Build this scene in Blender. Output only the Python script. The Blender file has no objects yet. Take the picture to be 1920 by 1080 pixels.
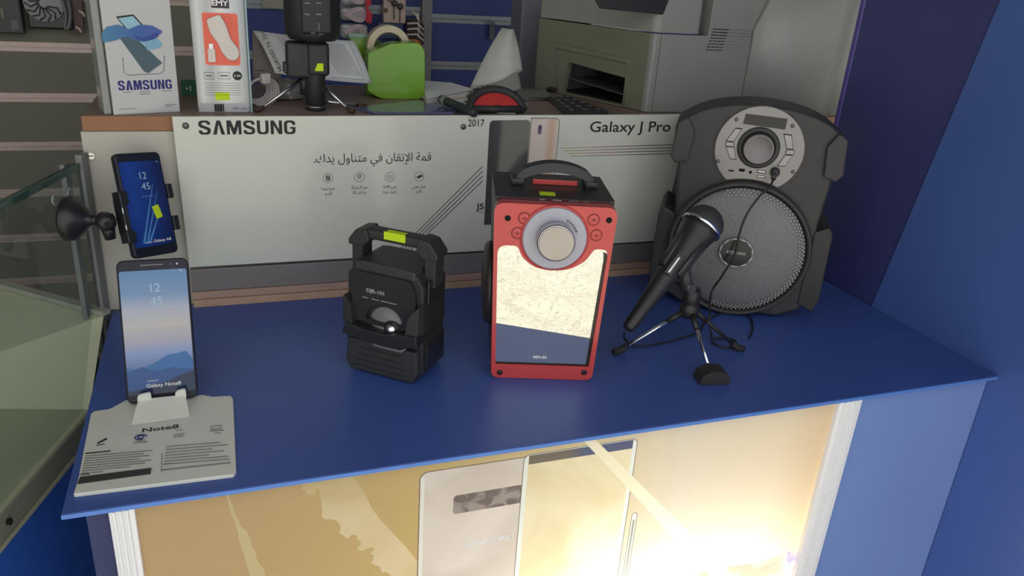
import bpy, bmesh, math, random, unicodedata
from mathutils import Vector, Matrix
from math import sin, cos, pi, radians, atan2, hypot
random.seed(7)
SC = bpy.context.scene
COL = SC.collection

# ------------------------------------------------------------------ camera
PITCH, YAW, ROLL, FPX = 0.392193872, 0.369791143, 0.0713428498, 1474.56
EYE = Vector((0, 0, 0.465))
_f = Vector((sin(YAW)*cos(PITCH), cos(YAW)*cos(PITCH), -sin(PITCH)))
_r = Vector((cos(YAW), -sin(YAW), 0)); _u = _r.cross(_f)
RT = cos(ROLL)*_r + sin(ROLL)*_u
UP = -sin(ROLL)*_r + cos(ROLL)*_u
cam_d = bpy.data.cameras.new('camera'); cam = bpy.data.objects.new('camera', cam_d); COL.objects.link(cam)
cam_d.sensor_width = 36; cam_d.lens = 36*FPX/1920; cam_d.clip_start = .02; cam_d.clip_end = 60
mw = Matrix.Identity(4)
for i in range(3):
    mw[i][0] = RT[i]; mw[i][1] = UP[i]; mw[i][2] = -_f[i]; mw[i][3] = EYE[i]
cam.matrix_world = mw
SC.camera = cam

# ------------------------------------------------------------------ daylight
SC.view_settings.view_transform = 'Standard'; SC.view_settings.look = 'None'
SC.view_settings.exposure = 0.0; SC.view_settings.gamma = 1
SC.view_settings.use_curve_mapping = False
w = bpy.data.worlds.new('sky'); SC.world = w; w.use_nodes = True
w.node_tree.nodes['Background'].inputs[0].default_value = (0.95, 0.97, 0.97, 1)
w.node_tree.nodes['Background'].inputs[1].default_value = 1.25
sd = bpy.data.lights.new('sun', 'SUN'); sun = bpy.data.objects.new('sun', sd); COL.objects.link(sun)
sd.energy = 4.6; sd.angle = radians(1.2); sd.color = (1, .95, .86)
sun.rotation_euler = Vector((.42, .16, -.9)).to_track_quat('-Z', 'Y').to_euler()
# tubes inside the backlit sign
def area(name, loc, sx, sy, e, col, d):
    l = bpy.data.lights.new(name, 'AREA'); l.shape = 'RECTANGLE'; l.size = sx; l.size_y = sy; l.energy = e; l.color = col
    o = bpy.data.objects.new(name, l); COL.objects.link(o); o.location = loc
    o.rotation_euler = Vector(d).to_track_quat('-Z', 'Y').to_euler(); return o
area('sign_lamp', (.49, .765, -.315), .36, .08, 2.5, (1, .98, .93), (0, -1, .0))
area('sign_lamp', (.17, .765, -.38), .34, .05, .45, (1, .98, .93), (0, -1, .0))

# ------------------------------------------------------------------ geometry of the view (pixels of the photo -> places in the room)
def ray(x, y): return RT*((x-960)/FPX) - UP*((y-540)/FPX) + _f
def onz(x, y, z=0.0): d = ray(x, y); return EYE + d*((z-EYE.z)/d.z)
def ony(x, y, Y): d = ray(x, y); return EYE + d*(Y/d.y)
def onx(x, y, X): d = ray(x, y); return EYE + d*(X/d.x)

# ------------------------------------------------------------------ materials
def S(r, g, b):
    f = lambda c: (c/255/12.92) if c/255 <= .04045 else ((c/255+.055)/1.055)**2.4
    return (f(r), f(g), f(b), 1)
_M = {}
def mat(name, col, rough=.5, metal=0., var=.06, scale=40., bump=0., bscale=400., coat=0., spec=.5, trans=0., emis=None, es=1.):
    if name in _M: return _M[name]
    m = bpy.data.materials.new(name); m.use_nodes = True; nt = m.node_tree
    p = nt.nodes['Principled BSDF']
    p.inputs['Roughness'].default_value = rough; p.inputs['Metallic'].default_value = metal
    p.inputs['Coat Weight'].default_value = coat; p.inputs['Coat Roughness'].default_value = .05
    p.inputs['Specular IOR Level'].default_value = spec
    p.inputs['Transmission Weight'].default_value = trans
    tc = nt.nodes.new('ShaderNodeTexCoord')
    n = nt.nodes.new('ShaderNodeTexNoise'); n.inputs['Scale'].default_value = scale; n.inputs['Detail'].default_value = 3
    nt.links.new(tc.outputs['Object'], n.inputs['Vector'])
    r = nt.nodes.new('ShaderNodeMapRange'); r.inputs['From Min'].default_value = .3; r.inputs['From Max'].default_value = .7
    r.inputs['To Min'].default_value = 1-var; r.inputs['To Max'].default_value = 1+var
    nt.links.new(n.outputs['Fac'], r.inputs['Value'])
    x = nt.nodes.new('ShaderNodeVectorMath'); x.operation = 'SCALE'
    x.inputs[0].default_value = col[:3]; nt.links.new(r.outputs[0], x.inputs['Scale'])
    nt.links.new(x.outputs[0], p.inputs['Base Color'])
    if bump:
        b = nt.nodes.new('ShaderNodeBump'); b.inputs['Strength'].default_value = bump; b.inputs['Distance'].default_value = .0005
        n2 = nt.nodes.new('ShaderNodeTexNoise'); n2.inputs['Scale'].default_value = bscale; n2.inputs['Detail'].default_value = 4
        nt.links.new(tc.outputs['Object'], n2.inputs['Vector']); nt.links.new(n2.outputs['Fac'], b.inputs['Height'])
        nt.links.new(b.outputs[0], p.inputs['Normal'])
    if emis:
        p.inputs['Emission Color'].default_value = emis; p.inputs['Emission Strength'].default_value = es
    _M[name] = m; return m
def ramp_mat(name, stops, axis='Z', lo=0., hi=1., rough=.3, coat=0., metal=0., wobble=0.):
    """printed artwork whose ink runs through several colours along one axis of the part"""
    m = bpy.data.materials.new(name); m.use_nodes = True; nt = m.node_tree; p = nt.nodes['Principled BSDF']
    p.inputs['Roughness'].default_value = rough; p.inputs['Coat Weight'].default_value = coat; p.inputs['Metallic'].default_value = metal
    tc = nt.nodes.new('ShaderNodeTexCoord'); sp = nt.nodes.new('ShaderNodeSeparateXYZ'); nt.links.new(tc.outputs['Object'], sp.inputs[0])
    src = sp.outputs[axis]
    mr = nt.nodes.new('ShaderNodeMapRange'); mr.inputs['From Min'].default_value = lo; mr.inputs['From Max'].default_value = hi
    nt.links.new(src, mr.inputs['Value']); fac = mr.outputs[0]
    if wobble:
        n = nt.nodes.new('ShaderNodeTexNoise'); n.inputs['Scale'].default_value = 6; nt.links.new(tc.outputs['Object'], n.inputs['Vector'])
        a = nt.nodes.new('ShaderNodeMath'); a.operation = 'MULTIPLY_ADD'; a.inputs[1].default_value = wobble
        nt.links.new(n.outputs['Fac'], a.inputs[0]); nt.links.new(fac, a.inputs[2]); fac = a.outputs[0]
    cr = nt.nodes.new('ShaderNodeValToRGB'); e = cr.color_ramp.elements
    while len(e) > 1: e.remove(e[-1])
    e[0].position = stops[0][0]; e[0].color = stops[0][1]
    for q, c in stops[1:]:
        k = e.new(q); k.color = c
    nt.links.new(fac, cr.inputs[0]); nt.links.new(cr.outputs[0], p.inputs['Base Color'])
    _M[name] = m; return m
def glass_mat(name, tint=(.93, .97, .95, 1), fres=1.45):
    m = bpy.data.materials.new(name); m.use_nodes = True; nt = m.node_tree; nt.nodes.remove(nt.nodes['Principled BSDF'])
    o = nt.nodes['Material Output']; t = nt.nodes.new('ShaderNodeBsdfTransparent'); t.inputs[0].default_value = tint
    g = nt.nodes.new('ShaderNodeBsdfGlossy'); g.inputs['Roughness'].default_value = .02
    fr = nt.nodes.new('ShaderNodeFresnel'); fr.inputs[0].default_value = fres
    mx = nt.nodes.new('ShaderNodeMixShader'); ge = nt.nodes.new('ShaderNodeNewGeometry'); sb_ = nt.nodes.new('ShaderNodeMath'); sb_.operation = 'SUBTRACT'; sb_.use_clamp = True
    nt.links.new(fr.outputs[0], sb_.inputs[0]); nt.links.new(ge.outputs['Backfacing'], sb_.inputs[1]); nt.links.new(sb_.outputs[0], mx.inputs[0])
    nt.links.new(t.outputs[0], mx.inputs[1]); nt.links.new(g.outputs[0], mx.inputs[2]); nt.links.new(mx.outputs[0], o.inputs[0])
    _M[name] = m; return m
def film_mat(name, org, split=.5):
    """backlit printed film behind clear acrylic: one sheet, its picture drawn by nodes in the sheet's own (x, z)"""
    m = bpy.data.materials.new(name); m.use_nodes = True; nt = m.node_tree; nt.nodes.remove(nt.nodes['Principled BSDF'])
    o = nt.nodes['Material Output']; L = nt.links.new; N = nt.nodes.new
    tc = N('ShaderNodeTexCoord'); off = N('ShaderNodeVectorMath'); off.operation = 'ADD'; off.inputs[1].default_value = org
    L(tc.outputs['Object'], off.inputs[0]); P = off.outputs[0]
    flat_ = N('ShaderNodeVectorMath'); flat_.operation = 'MULTIPLY'; flat_.inputs[1].default_value = (1, 0, 1); L(P, flat_.inputs[0]); P = flat_.outputs[0]
    sp = N('ShaderNodeSeparateXYZ'); L(P, sp.inputs[0])
    def noise(sc, det=2, dist=1.5):
        n = N('ShaderNodeTexNoise'); n.inputs['Scale'].default_value = sc; n.inputs['Detail'].default_value = det; n.inputs['Distortion'].default_value = dist; L(P, n.inputs['Vector']); return n.outputs['Fac']
    def val(op, a, b=None, c=None):
        k = N('ShaderNodeMath'); k.operation = op
        for i, q in enumerate((a, b, c)):
            if q is None: continue
            if isinstance(q, (int, float)): k.inputs[i].default_value = q
            else: L(q, k.inputs[i])
        return k.outputs[0]
    def rect(x0, x1, z0, z1, r):
        def v(op, a, b=None):
            k = N('ShaderNodeVectorMath'); k.operation = op; L(a, k.inputs[0])
            if b is not None: k.inputs[1].default_value = b
            return k
        q = v('SUBTRACT', P, ((x0+x1)/2, 0, (z0+z1)/2)); q = v('ABSOLUTE', q.outputs[0])
        q = v('SUBTRACT', q.outputs[0], ((x1-x0)/2-r, 0, (z1-z0)/2-r)); q = v('MAXIMUM', q.outputs[0], (0, 0, 0)); q = v('LENGTH', q.outputs[0])
        return val('LESS_THAN', q.outputs['Value'], r)
    def half(x0, z0, x1, z1, wob=0., sc=20):
        """1 on the right hand side of the line from (x0, z0) down to (x1, z1)"""
        nx, nz = (z0-z1), (x1-x0); l = hypot(nx, nz); nx /= l; nz /= l
        d = val('ADD', val('MULTIPLY', sp.outputs['X'], nx), val('MULTIPLY', sp.outputs['Z'], nz)); c0 = x0*nx+z0*nz
        if wob: d = val('MULTIPLY_ADD', val('SUBTRACT', noise(sc), .5), wob, d)
        return val('GREATER_THAN', d, c0)
    def mix(base, mask, col):
        k = N('ShaderNodeMix'); k.data_type = 'RGBA'; L(mask, k.inputs[0]); L(base, k.inputs[6])
        if isinstance(col, tuple): k.inputs[7].default_value = col
        else: L(col, k.inputs[7])
        return k.outputs[2]
    def ramp(fac, stops):
        cr = N('ShaderNodeValToRGB'); e = cr.color_ramp.elements; e[0].position, e[0].color = stops[0]; e[1].position, e[1].color = stops[-1]
        for q, c in stops[1:-1]: k = e.new(q); k.color = c
        L(fac, cr.inputs[0]); return cr.outputs[0]
    col = FILM_ART(sp, val, noise, rect, half, mix, ramp)
    tr = N('ShaderNodeBsdfTranslucent'); di = N('ShaderNodeBsdfDiffuse')
    for s_ in (tr, di): L(col, s_.inputs['Color'])
    mx = N('ShaderNodeMixShader'); mx.inputs[0].default_value = split; L(di.outputs[0], mx.inputs[1]); L(tr.outputs[0], mx.inputs[2])
    g = N('ShaderNodeBsdfGlossy'); g.inputs['Roughness'].default_value = .03
    fr = N('ShaderNodeFresnel'); fr.inputs[0].default_value = 1.5
    ge = N('ShaderNodeNewGeometry'); sb_ = val('SUBTRACT', fr.outputs[0], ge.outputs['Backfacing']); mxx = val('MAXIMUM', sb_, 0)
    m2 = N('ShaderNodeMixShader'); L(mxx, m2.inputs[0]); L(mx.outputs[0], m2.inputs[1]); L(g.outputs[0], m2.inputs[2])
    L(m2.outputs[0], o.inputs[0]); _M[name] = m; return m

BLACK = mat('black_plastic', S(58, 58, 58), .45, bump=.15, bscale=900)
BLACKG = mat('gloss_black', S(38, 38, 42), .15)
RUBBER = mat('black_rubber', S(48, 46, 47), .75, bump=.3)
WHITEP = mat('white_plastic', S(226, 226, 214), .35, var=.02)
PAPER = mat('white_paper', S(226, 226, 226), .8, var=.03)
SILVER = mat('silver', S(205, 205, 208), .25, metal=1, var=.03)
CHROME = mat('chrome', S(232, 232, 234), .08, metal=1, var=.0)
YELLOW = mat('price_sticker_yellow', S(205, 232, 30), .7, var=.03)
INK = mat('ink_black', S(34, 34, 34), .6)
INKG = mat('ink_grey', S(120, 120, 120), .6)
INKB = mat('ink_blue', S(40, 38, 120), .6)
INKW = mat('ink_white', S(238, 238, 238), .6)
HOLE = mat('dark_hole', S(14, 14, 14), .9)

# ------------------------------------------------------------------ mesh builder
def rotm(ax, a): return Matrix.Rotation(a, 4, ax)
def T(x, y=0, z=0): return Matrix.Translation(Vector((x, y, z)) if not isinstance(x, Vector) else x)
FRONT = Matrix(((1, 0, 0, 0), (0, 0, -1, 0), (0, 1, 0, 0), (0, 0, 0, 1)))  # a drawing in XY stands up, facing -Y
def align(p0, p1):
    d = (Vector(p1)-Vector(p0)).normalized()
    return T(Vector(p0)) @ d.to_track_quat('Z', 'Y').to_matrix().to_4x4()
class Frame:
    """an upright plane through F, turned by yaw; at(px, py, off) gives (along, off, up) of a photo point on it"""
    def __init__(s, F, yaw):
        s.F = Vector((F[0], F[1], 0)); s.d = Vector((cos(yaw), sin(yaw), 0)); s.n = Vector((-sin(yaw), cos(yaw), 0)); s.yaw = yaw
    def at(s, x, y, off=0.):
        r = ray(x, y); t = (s.F+s.n*off-EYE).dot(s.n)/r.dot(s.n); P = EYE+r*t
        return Vector(((P-s.F).dot(s.d), off, P.z))
    def uz(s, x, y, off=0.): p = s.at(x, y, off); return (p.x, p.z)
class MB:
    def __init__(s, M=None): s.v = []; s.f = []; s.mi = []; s.sm = []; s.mats = []; s.M = M
    def _m(s, m):
        if m not in s.mats: s.mats.append(m)
        return s.mats.index(m)
    def add(s, vs, fs, m, M=None, smooth=False):
        b = len(s.v); k = s._m(m)
        for v in vs:
            v = Vector(v)
            if M is not None: v = M @ v
            s.v.append(v)
        for i, f in enumerate(fs):
            s.f.append([b+j for j in f]); s.mi.append(k); s.sm.append(smooth if isinstance(smooth, bool) else smooth[i])
        return s
    def bm(s, bm, m, M=None, smooth=False):
        bm.verts.index_update()
        s.add([v.co.copy() for v in bm.verts], [[v.index for v in f.verts] for f in bm.faces], m, M, smooth); bm.free(); return s
    def box(s, a, b, m, bev=0, seg=2, M=None, smooth=False):
        bm = bmesh.new(); bmesh.ops.create_cube(bm, size=1)
        a = Vector(a); b = Vector(b); c = (a+b)/2; d = b-a
        for v in bm.verts: v.co = Vector((v.co.x*d.x, v.co.y*d.y, v.co.z*d.z))+c
        if bev: bmesh.ops.bevel(bm, geom=bm.edges[:]+bm.verts[:], offset=min(bev, min(abs(t) for t in d)*.49), segments=seg, profile=.5, affect='EDGES')
        return s.bm(bm, m, M, smooth or seg > 3)
    def lathe(s, prof, m, M=None, n=32, sx=1., smooth=True):
        vs = []; fs = []
        for r, z in prof:
            for k in range(n): vs.append((max(r, 1e-5)*cos(2*pi*k/n)*sx, max(r, 1e-5)*sin(2*pi*k/n), z))
        for i in range(len(prof)-1):
            for k in range(n):
                fs.append([i*n+k, i*n+(k+1) % n, (i+1)*n+(k+1) % n, (i+1)*n+k])
        fs.append(list(range(n))[::-1]); fs.append([(len(prof)-1)*n+k for k in range(n)])
        sm = [smooth]*(len(fs)-2)+[False, False]
        return s.add(vs, fs, m, M, sm)
    def cyl(s, p0, p1, r, m, r1=None, n=20, M=None):
        p0 = Vector(p0); p1 = Vector(p1); L = (p1-p0).length
        A = align(p0, p1); A = M @ A if M is not None else A
        return s.lathe([(r, 0), (r if r1 is None else r1, L)], m, A, n)
    def tube(s, pts, r, m, n=8, closed=False, M=None, smooth_pts=0):
        P = [Vector(p) for p in pts]
        if smooth_pts:
            Q = []
            N = len(P)
            rng = range(N if closed else N-1)
            for i in rng:
                p0 = P[(i-1) % N] if closed or i > 0 else P[i]; p1 = P[i]; p2 = P[(i+1) % N]
                p3 = P[(i+2) % N] if closed or i+2 < N else P[(i+1) % N]
                for k in range(smooth_pts):
                    t = k/smooth_pts
                    Q.append(.5*((2*p1)+(p2-p0)*t+(2*p0-5*p1+4*p2-p3)*t*t+(3*p1-p0-3*p2+p3)*t**3))
            if not closed: Q.append(P[-1])
            P = Q
        N = len(P); vs = []; fs = []; nrm = None
        for i in range(N):
            a = P[i-1] if i > 0 or closed else P[i]; b = P[(i+1) % N] if i < N-1 or closed else P[i]
            t = (b-a)
            t = t.normalized() if t.length > 1e-9 else Vector((0, 0, 1))
            if nrm is None: nrm = t.orthogonal().normalized()
            nrm = (nrm - t*nrm.dot(t)); nrm = nrm.normalized() if nrm.length > 1e-6 else t.orthogonal().normalized()
            bn = t.cross(nrm)
            rr = r[i*(len(r)-1)//max(1, N-1)] if isinstance(r, (list, tuple)) else r
            for k in range(n): vs.append(P[i]+nrm*rr*cos(2*pi*k/n)+bn*rr*sin(2*pi*k/n))
        for i in range(N if closed else N-1):
            for k in range(n): fs.append([i*n+k, i*n+(k+1) % n, ((i+1) % N)*n+(k+1) % n, ((i+1) % N)*n+k])
        sm = [True]*len(fs)
        if not closed: fs.append(list(range(n))[::-1]); fs.append([(N-1)*n+k for k in range(n)]); sm += [False, False]
        return s.add(vs, fs, m, M, sm)
    def prism(s, out, y0, y1, m, M=None, bev=0, holes=None, seg=2, smooth=False):
        """outline in (x, z), front at y0, back at y1"""
        bm = bmesh.new()
        if holes:
            es = []
            for lp in [out]+holes:
                vv = [bm.verts.new((x, y0, z)) for x, z in lp]
                es += [bm.edges.new((vv[i], vv[(i+1) % len(vv)])) for i in range(len(vv))]
            bmesh.ops.triangle_fill(bm, use_beauty=True, use_dissolve=False, edges=es)
        else:
            bm.faces.new([bm.verts.new((x, y0, z)) for x, z in out])
        r = bmesh.ops.extrude_face_region(bm, geom=bm.faces[:])
        for e in r['geom']:
            if isinstance(e, bmesh.types.BMVert): e.co.y = y1
        bmesh.ops.recalc_face_normals(bm, faces=bm.faces[:])
        if bev:
            ed = [e for e in bm.edges if abs(e.verts[0].co.y-y0) < 1e-7 and abs(e.verts[1].co.y-y0) < 1e-7 and len(e.link_faces) == 2 and
                  abs(e.link_faces[0].normal.dot(e.link_faces[1].normal)) < .7]
            bmesh.ops.bevel(bm, geom=ed, offset=bev, segments=seg, profile=.5, affect='EDGES', clamp_overlap=True)
        return s.bm(bm, m, M, smooth)
    def flat(s, out, y, m, M=None, th=.0003):
        """thin printed patch in (x, z) at depth y"""
        return s.prism(out, y-th, y, m, M)
    def ring(s, c, r0, r1, y, m, M=None, th=.0003, n=40, sz=1.):
        o = circ(c, r1, n, sz); i = circ(c, r0, n, sz)
        vs = [(x, yy, z) for yy in (y-th, y) for lp in (o, i) for x, z in lp]; fs = []
        for k in range(n):
            q = (k+1) % n
            fs += [[k, q, n+q, n+k], [2*n+q, 2*n+k, 3*n+k, 3*n+q], [q, k, 2*n+k, 2*n+q], [n+k, n+q, 3*n+q, 3*n+k]]
        return s.add(vs, fs, m, M)
    def text(s, t, x, z, size, y, m, M=None, width=None, bold=0., al='CENTER', rot=0., shear=0., th=.0002):
        c = bpy.data.curves.new('t', 'FONT'); c.body = t; c.size = 1; c.align_x = al; c.offset = bold; c.shear = shear
        c.resolution_u = 3; c.fill_mode = 'FRONT'
        o = bpy.data.objects.new('t', c); COL.objects.link(o)
        dg = bpy.context.evaluated_depsgraph_get(); dg.update()
        me = bpy.data.meshes.new_from_object(o.evaluated_get(dg))
        xs = [v.co.x for v in me.vertices]
        if xs:
            k = size
            kx = width/(max(xs)-min(xs)) if width else k
            Mt = T(x, y-th, z) @ rotm('Y', -rot) @ FRONT @ Matrix.Diagonal((kx, k, 1, 1))
            if al == 'CENTER' : Mt = Mt @ T(-(max(xs)+min(xs))/2, 0, 0)
            Mt = M @ Mt if M is not None else Mt
            s.add([v.co.copy() for v in me.vertices], [list(p.vertices) for p in me.polygons], m, Mt)
        bpy.data.objects.remove(o); bpy.data.meshes.remove(me); bpy.data.curves.remove(c); return s
    def build(s, name, parent=None, label=None, inv=None):
        me = bpy.data.meshes.new(name)
        vs = s.v if s.M is None else [s.M @ v for v in s.v]
        I = XF.get(parent.name) if parent is not None else None
        if I is not None: vs = [I @ v for v in vs]
        me.from_pydata([tuple(v) for v in vs], [], s.f)
        for m in s.mats: me.materials.append(m)
        me.polygons.foreach_set('material_index', s.mi); me.polygons.foreach_set('use_smooth', s.sm); me.update()
        bm = bmesh.new(); bm.from_mesh(me); bmesh.ops.recalc_face_normals(bm, faces=bm.faces[:]); bm.to_mesh(me); bm.free()
        o = bpy.data.objects.new(name, me); COL.objects.link(o)
        if parent is not None: o.parent = parent; XF[o.name] = I
        if label: o['label'] = label
        return o
XF = {}
def circ(c, r, n=32, sz=1., a0=0., a1=2*pi):
    full = abs(a1-a0-2*pi) < 1e-6
    return [(c[0]+r*cos(a0+(a1-a0)*k/(n if full else n-1)), c[1]+sz*r*sin(a0+(a1-a0)*k/(n if full else n-1))) for k in range(n)]
def rrect(x0, x1, z0, z1, r, n=6):
    o = []
    for cx, cz, a in ((x1-r, z1-r, 0), (x0+r, z1-r, pi/2), (x0+r, z0+r, pi), (x1-r, z0+r, 3*pi/2)):
        o += [(cx+r*cos(a+pi/2*k/n), cz+r*sin(a+pi/2*k/n)) for k in range(n+1)]
    return o
def rpoly(P, r, n=5):
    """polygon with rounded corners"""
    o = []; N = len(P); R = r if isinstance(r, (list, tuple)) else [r]*N
    for i in range(N):
        a, b, c = Vector(P[i-1]), Vector(P[i]), Vector(P[(i+1) % N])
        u = (a-b).normalized(); v = (c-b).normalized(); k = min(R[i], (a-b).length*.49, (c-b).length*.49)
        p = b+u*k; q = b+v*k
        if R[i] <= 0: o.append(tuple(b)); continue
        for j in range(n+1):
            t = j/n; o.append(tuple((1-t)**2*p+2*t*(1-t)*b+t*t*q))
    return o
def thing(name, label, cat, loc, rotz=0., group=None, M=None, world=False):
    """an Empty at the thing's base; world=True when its parts are modelled in room coordinates"""
    o = bpy.data.objects.new(name, None); COL.objects.link(o); o.empty_display_size = .02
    W = M if M is not None else T(Vector(loc)) @ rotm('Z', rotz)
    o.matrix_world = W; XF[o.name] = W.inverted() if world else None
    o['label'] = label; o['category'] = cat
    if group: o['group'] = group
    return o
def tag(o, label, cat, group=None):
    o['label'] = label; o['category'] = cat
    if group: o['group'] = group
    return o
def struct(o): o['kind'] = 'structure'; return o
def rebase(o):
    """puts the origin of a single-mesh thing at the middle of its foot"""
    me = o.data; xs = [v.co for v in me.vertices]
    c = Vector(((min(v.x for v in xs)+max(v.x for v in xs))/2, (min(v.y for v in xs)+max(v.y for v in xs))/2, min(v.z for v in xs)))
    for v in me.vertices: v.co -= c
    o.location = c; return o

def logo(B, word, x0, x1, z, h, y, m, st=.19, M=None):
    """heavy capitals of even width; the second letter is an A without its bar"""
    n = len(word); cw = (x1-x0)/(n+.16*(n-1)); k = 0
    wts = [1.0 if c != 'M' else 1.22 for c in word]; gap = cw*.16; cw = (x1-x0-gap*(n-1))/sum(wts)
    x = x0
    for c, wt in zip(word, wts):
        w_ = cw*wt; s_ = h*st*1.15; X = lambda a: x+a*w_; Z = lambda a: z+a*h; t = s_/w_
        P = []
        if c == 'A': P = [[(0, 0), (.5-t*.55, 1), (.5+t*.55, 1), (1, 0), (1-t*1.15, 0), (.5, .74), (t*1.15, 0)]]
        elif c == 'M': P = [[(0, 0), (0, 1), (t*1.35, 1), (.5, .42), (1-t*1.35, 1), (1, 1), (1, 0), (1-t*.9, 0), (1-t*.9, .62), (.5+t*.4, 0), (.5-t*.4, 0), (t*.9, .62), (t*.9, 0)]]
        elif c == 'N': P = [[(0, 0), (0, 1), (t*1.1, 1), (1-t, .34), (1-t, 1), (1, 1), (1, 0), (1-t*1.1, 0), (t, .66), (t, 0)]]
        elif c == 'U': P = [[(0, 1), (t, 1), (t, .30), (t*1.2, .18), (.5, .13), (1-t*1.2, .18), (1-t, .30), (1-t, 1), (1, 1), (1, .26), (.93, .08), (.72, 0), (.28, 0), (.07, .08), (0, .26)]]
        elif c == 'S': P = [[(0, .30), (0, .24), (.06, .08), (.26, 0), (.72, 0), (.94, .09), (1, .26), (.98, .40), (.86, .50), (.36, .66), (t, .72), (t*1.05, .82), (.5, .87), (1-t*1.1, .82), (1-t, .70), (.98, .70), (.98, .78), (.92, .92), (.72, 1), (.28, 1), (.07, .92), (0, .76), (.03, .62), (.16, .51), (.62, .36), (1-t, .30), (1-t*1.05, .19), (.5, .13), (t*1.1, .18), (t, .30)]]
        elif c == 'G': P = [[(1, .52), (1, .22), (.92, .07), (.72, 0), (.28, 0), (.07, .08), (0, .26), (0, .76), (.07, .92), (.28, 1), (.72, 1), (.93, .92), (1, .76), (1, .68), (1-t, .68), (1-t*1.1, .82), (.5, .87), (t*1.1, .82), (t, .72), (t, .28), (t*1.1, .18), (.5, .13), (1-t*1.1, .18), (1-t, .26), (1-t, .40), (.52, .40), (.52, .52)]]
        for p in P: B.prism([(X(a), Z(b)) for a, b in p], y-.0003, y, m, M)
        x += w_+gap
# Arabic letters joined the way they are printed
_AR = {}
for _c in range(0xFE80, 0xFEFD):
    _d = unicodedata.decomposition(chr(_c)).split()
    if _d: _AR[(_d[0], ''.join(chr(int(h, 16)) for h in _d[1:]))] = chr(_c)
def arabic(t):
    out = []
    for wd in t.split(' '):
        if not any('\u0600' <= c <= '\u06ff' for c in wd): out.append(wd); continue
        u = []; i = 0
        while i < len(wd):
            if wd[i:i+2] in ('\u0644\u0627', '\u0644\u0625', '\u0644\u0623'): u.append(wd[i:i+2]); i += 2
            else: u.append(wd[i]); i += 1
        r = []
        for j, c in enumerate(u):
            pr = j > 0 and ('<initial>', u[j-1]) in _AR and ('<isolated>', c) in _AR
            nx = j < len(u)-1 and ('<initial>', c) in _AR and ('<isolated>', u[j+1]) in _AR
            k = '<medial>' if pr and nx else '<final>' if pr else '<initial>' if nx else '<isolated>'
            r.append(_AR.get((k, c), {'(': ')', ')': '('}.get(c, c)))
        out.append(''.join(r[::-1]))
    return ' '.join(out[::-1])
# ================================================================== THE SETTING
CT = 0.0          # top of the blue counter
YF, YB = .640, 1.072   # counter front, face of the panels at its back
XL, XR = -.153, .952
ZD = .259         # desk top
def marble():
    m = mat('pavement_marble', S(214, 208, 190), .35, var=.0); nt = m.node_tree; p = nt.nodes['Principled BSDF']; L = nt.links.new
    tc = nt.nodes.new('ShaderNodeTexCoord'); n = nt.nodes.new('ShaderNodeTexNoise')
    n.inputs['Scale'].default_value = 3.2; n.inputs['Detail'].default_value = 9; n.inputs['Roughness'].default_value = .62; n.inputs['Distortion'].default_value = 2.6
    L(tc.outputs['Object'], n.inputs['Vector'])
    cr = nt.nodes.new('ShaderNodeValToRGB'); e = cr.color_ramp.elements
    e[0].position = .30; e[0].color = S(206, 202, 186); e[1].position = .72; e[1].color = S(186, 180, 160)
    for q_, c_ in ((.41, S(198, 192, 172)), (.42, S(128, 120, 104)), (.43, S(200, 196, 178)), (.495, S(196, 190, 170)), (.505, S(110, 102, 88)), (.517, S(206, 200, 184)), (.575, S(180, 174, 154)), (.585, S(134, 126, 108)), (.595, S(196, 190, 172))): k = e.new(q_); k.color = c_
    L(n.outputs['Fac'], cr.inputs[0])
    br = nt.nodes.new('ShaderNodeTexBrick'); br.offset = 0; br.inputs['Scale'].default_value = 1
    br.inputs['Brick Width'].default_value = .6; br.inputs['Row Height'].default_value = .6; br.inputs['Mortar Size'].default_value = .004
    br.inputs['Color1'].default_value = (1, 1, 1, 1); br.inputs['Color2'].default_value = (.96, .96, .96, 1); br.inputs['Mortar'].default_value = (.86, .84, .80, 1)
    L(tc.outputs['Object'], br.inputs['Vector'])
    mx = nt.nodes.new('ShaderNodeMix'); mx.data_type = 'RGBA'; mx.blend_type = 'MULTIPLY'; mx.inputs[0].default_value = 1
    L(cr.outputs[0], mx.inputs[6]); L(br.outputs[0], mx.inputs[7]); L(mx.outputs[2], p.inputs['Base Color'])
    b = nt.nodes.new('ShaderNodeBump'); b.inputs['Strength'].default_value = .4; b.inputs['Distance'].default_value = .004
    L(n.outputs['Fac'], b.inputs['Height']); L(b.outputs[0], p.inputs['Normal']); return m
b = MB(); b.box((-5, -7, -1.0), (5, 2.2, -.95), marble()); struct(b.build('floor'))
PLASTER = mat('plaster', S(150, 150, 146), .9)
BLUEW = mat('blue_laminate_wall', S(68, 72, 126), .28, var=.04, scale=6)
BLUED = mat('blue_laminate_hazed', S(124, 150, 208), .3, var=.04, scale=6)  # paler blue, with bright haze painted into the counter's front panel
b = MB(); b.box((-2.3, -.3, 1.75), (1.9, 2.05, 1.85), PLASTER); struct(b.build('ceiling'))
b = MB(); b.box((-2.35, -.3, -.95), (-2.25, 2.05, 1.75), PLASTER); struct(b.build('wall_left'))
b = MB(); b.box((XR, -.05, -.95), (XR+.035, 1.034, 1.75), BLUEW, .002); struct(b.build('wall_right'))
q1, q2 = onx(1875, 0, XR-.002), onx(1690, 440, XR-.002); sl = (q2.y-q1.y)/(q2.z-q1.z); yl = lambda z: q1.y+sl*(z-q1.z)
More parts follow.
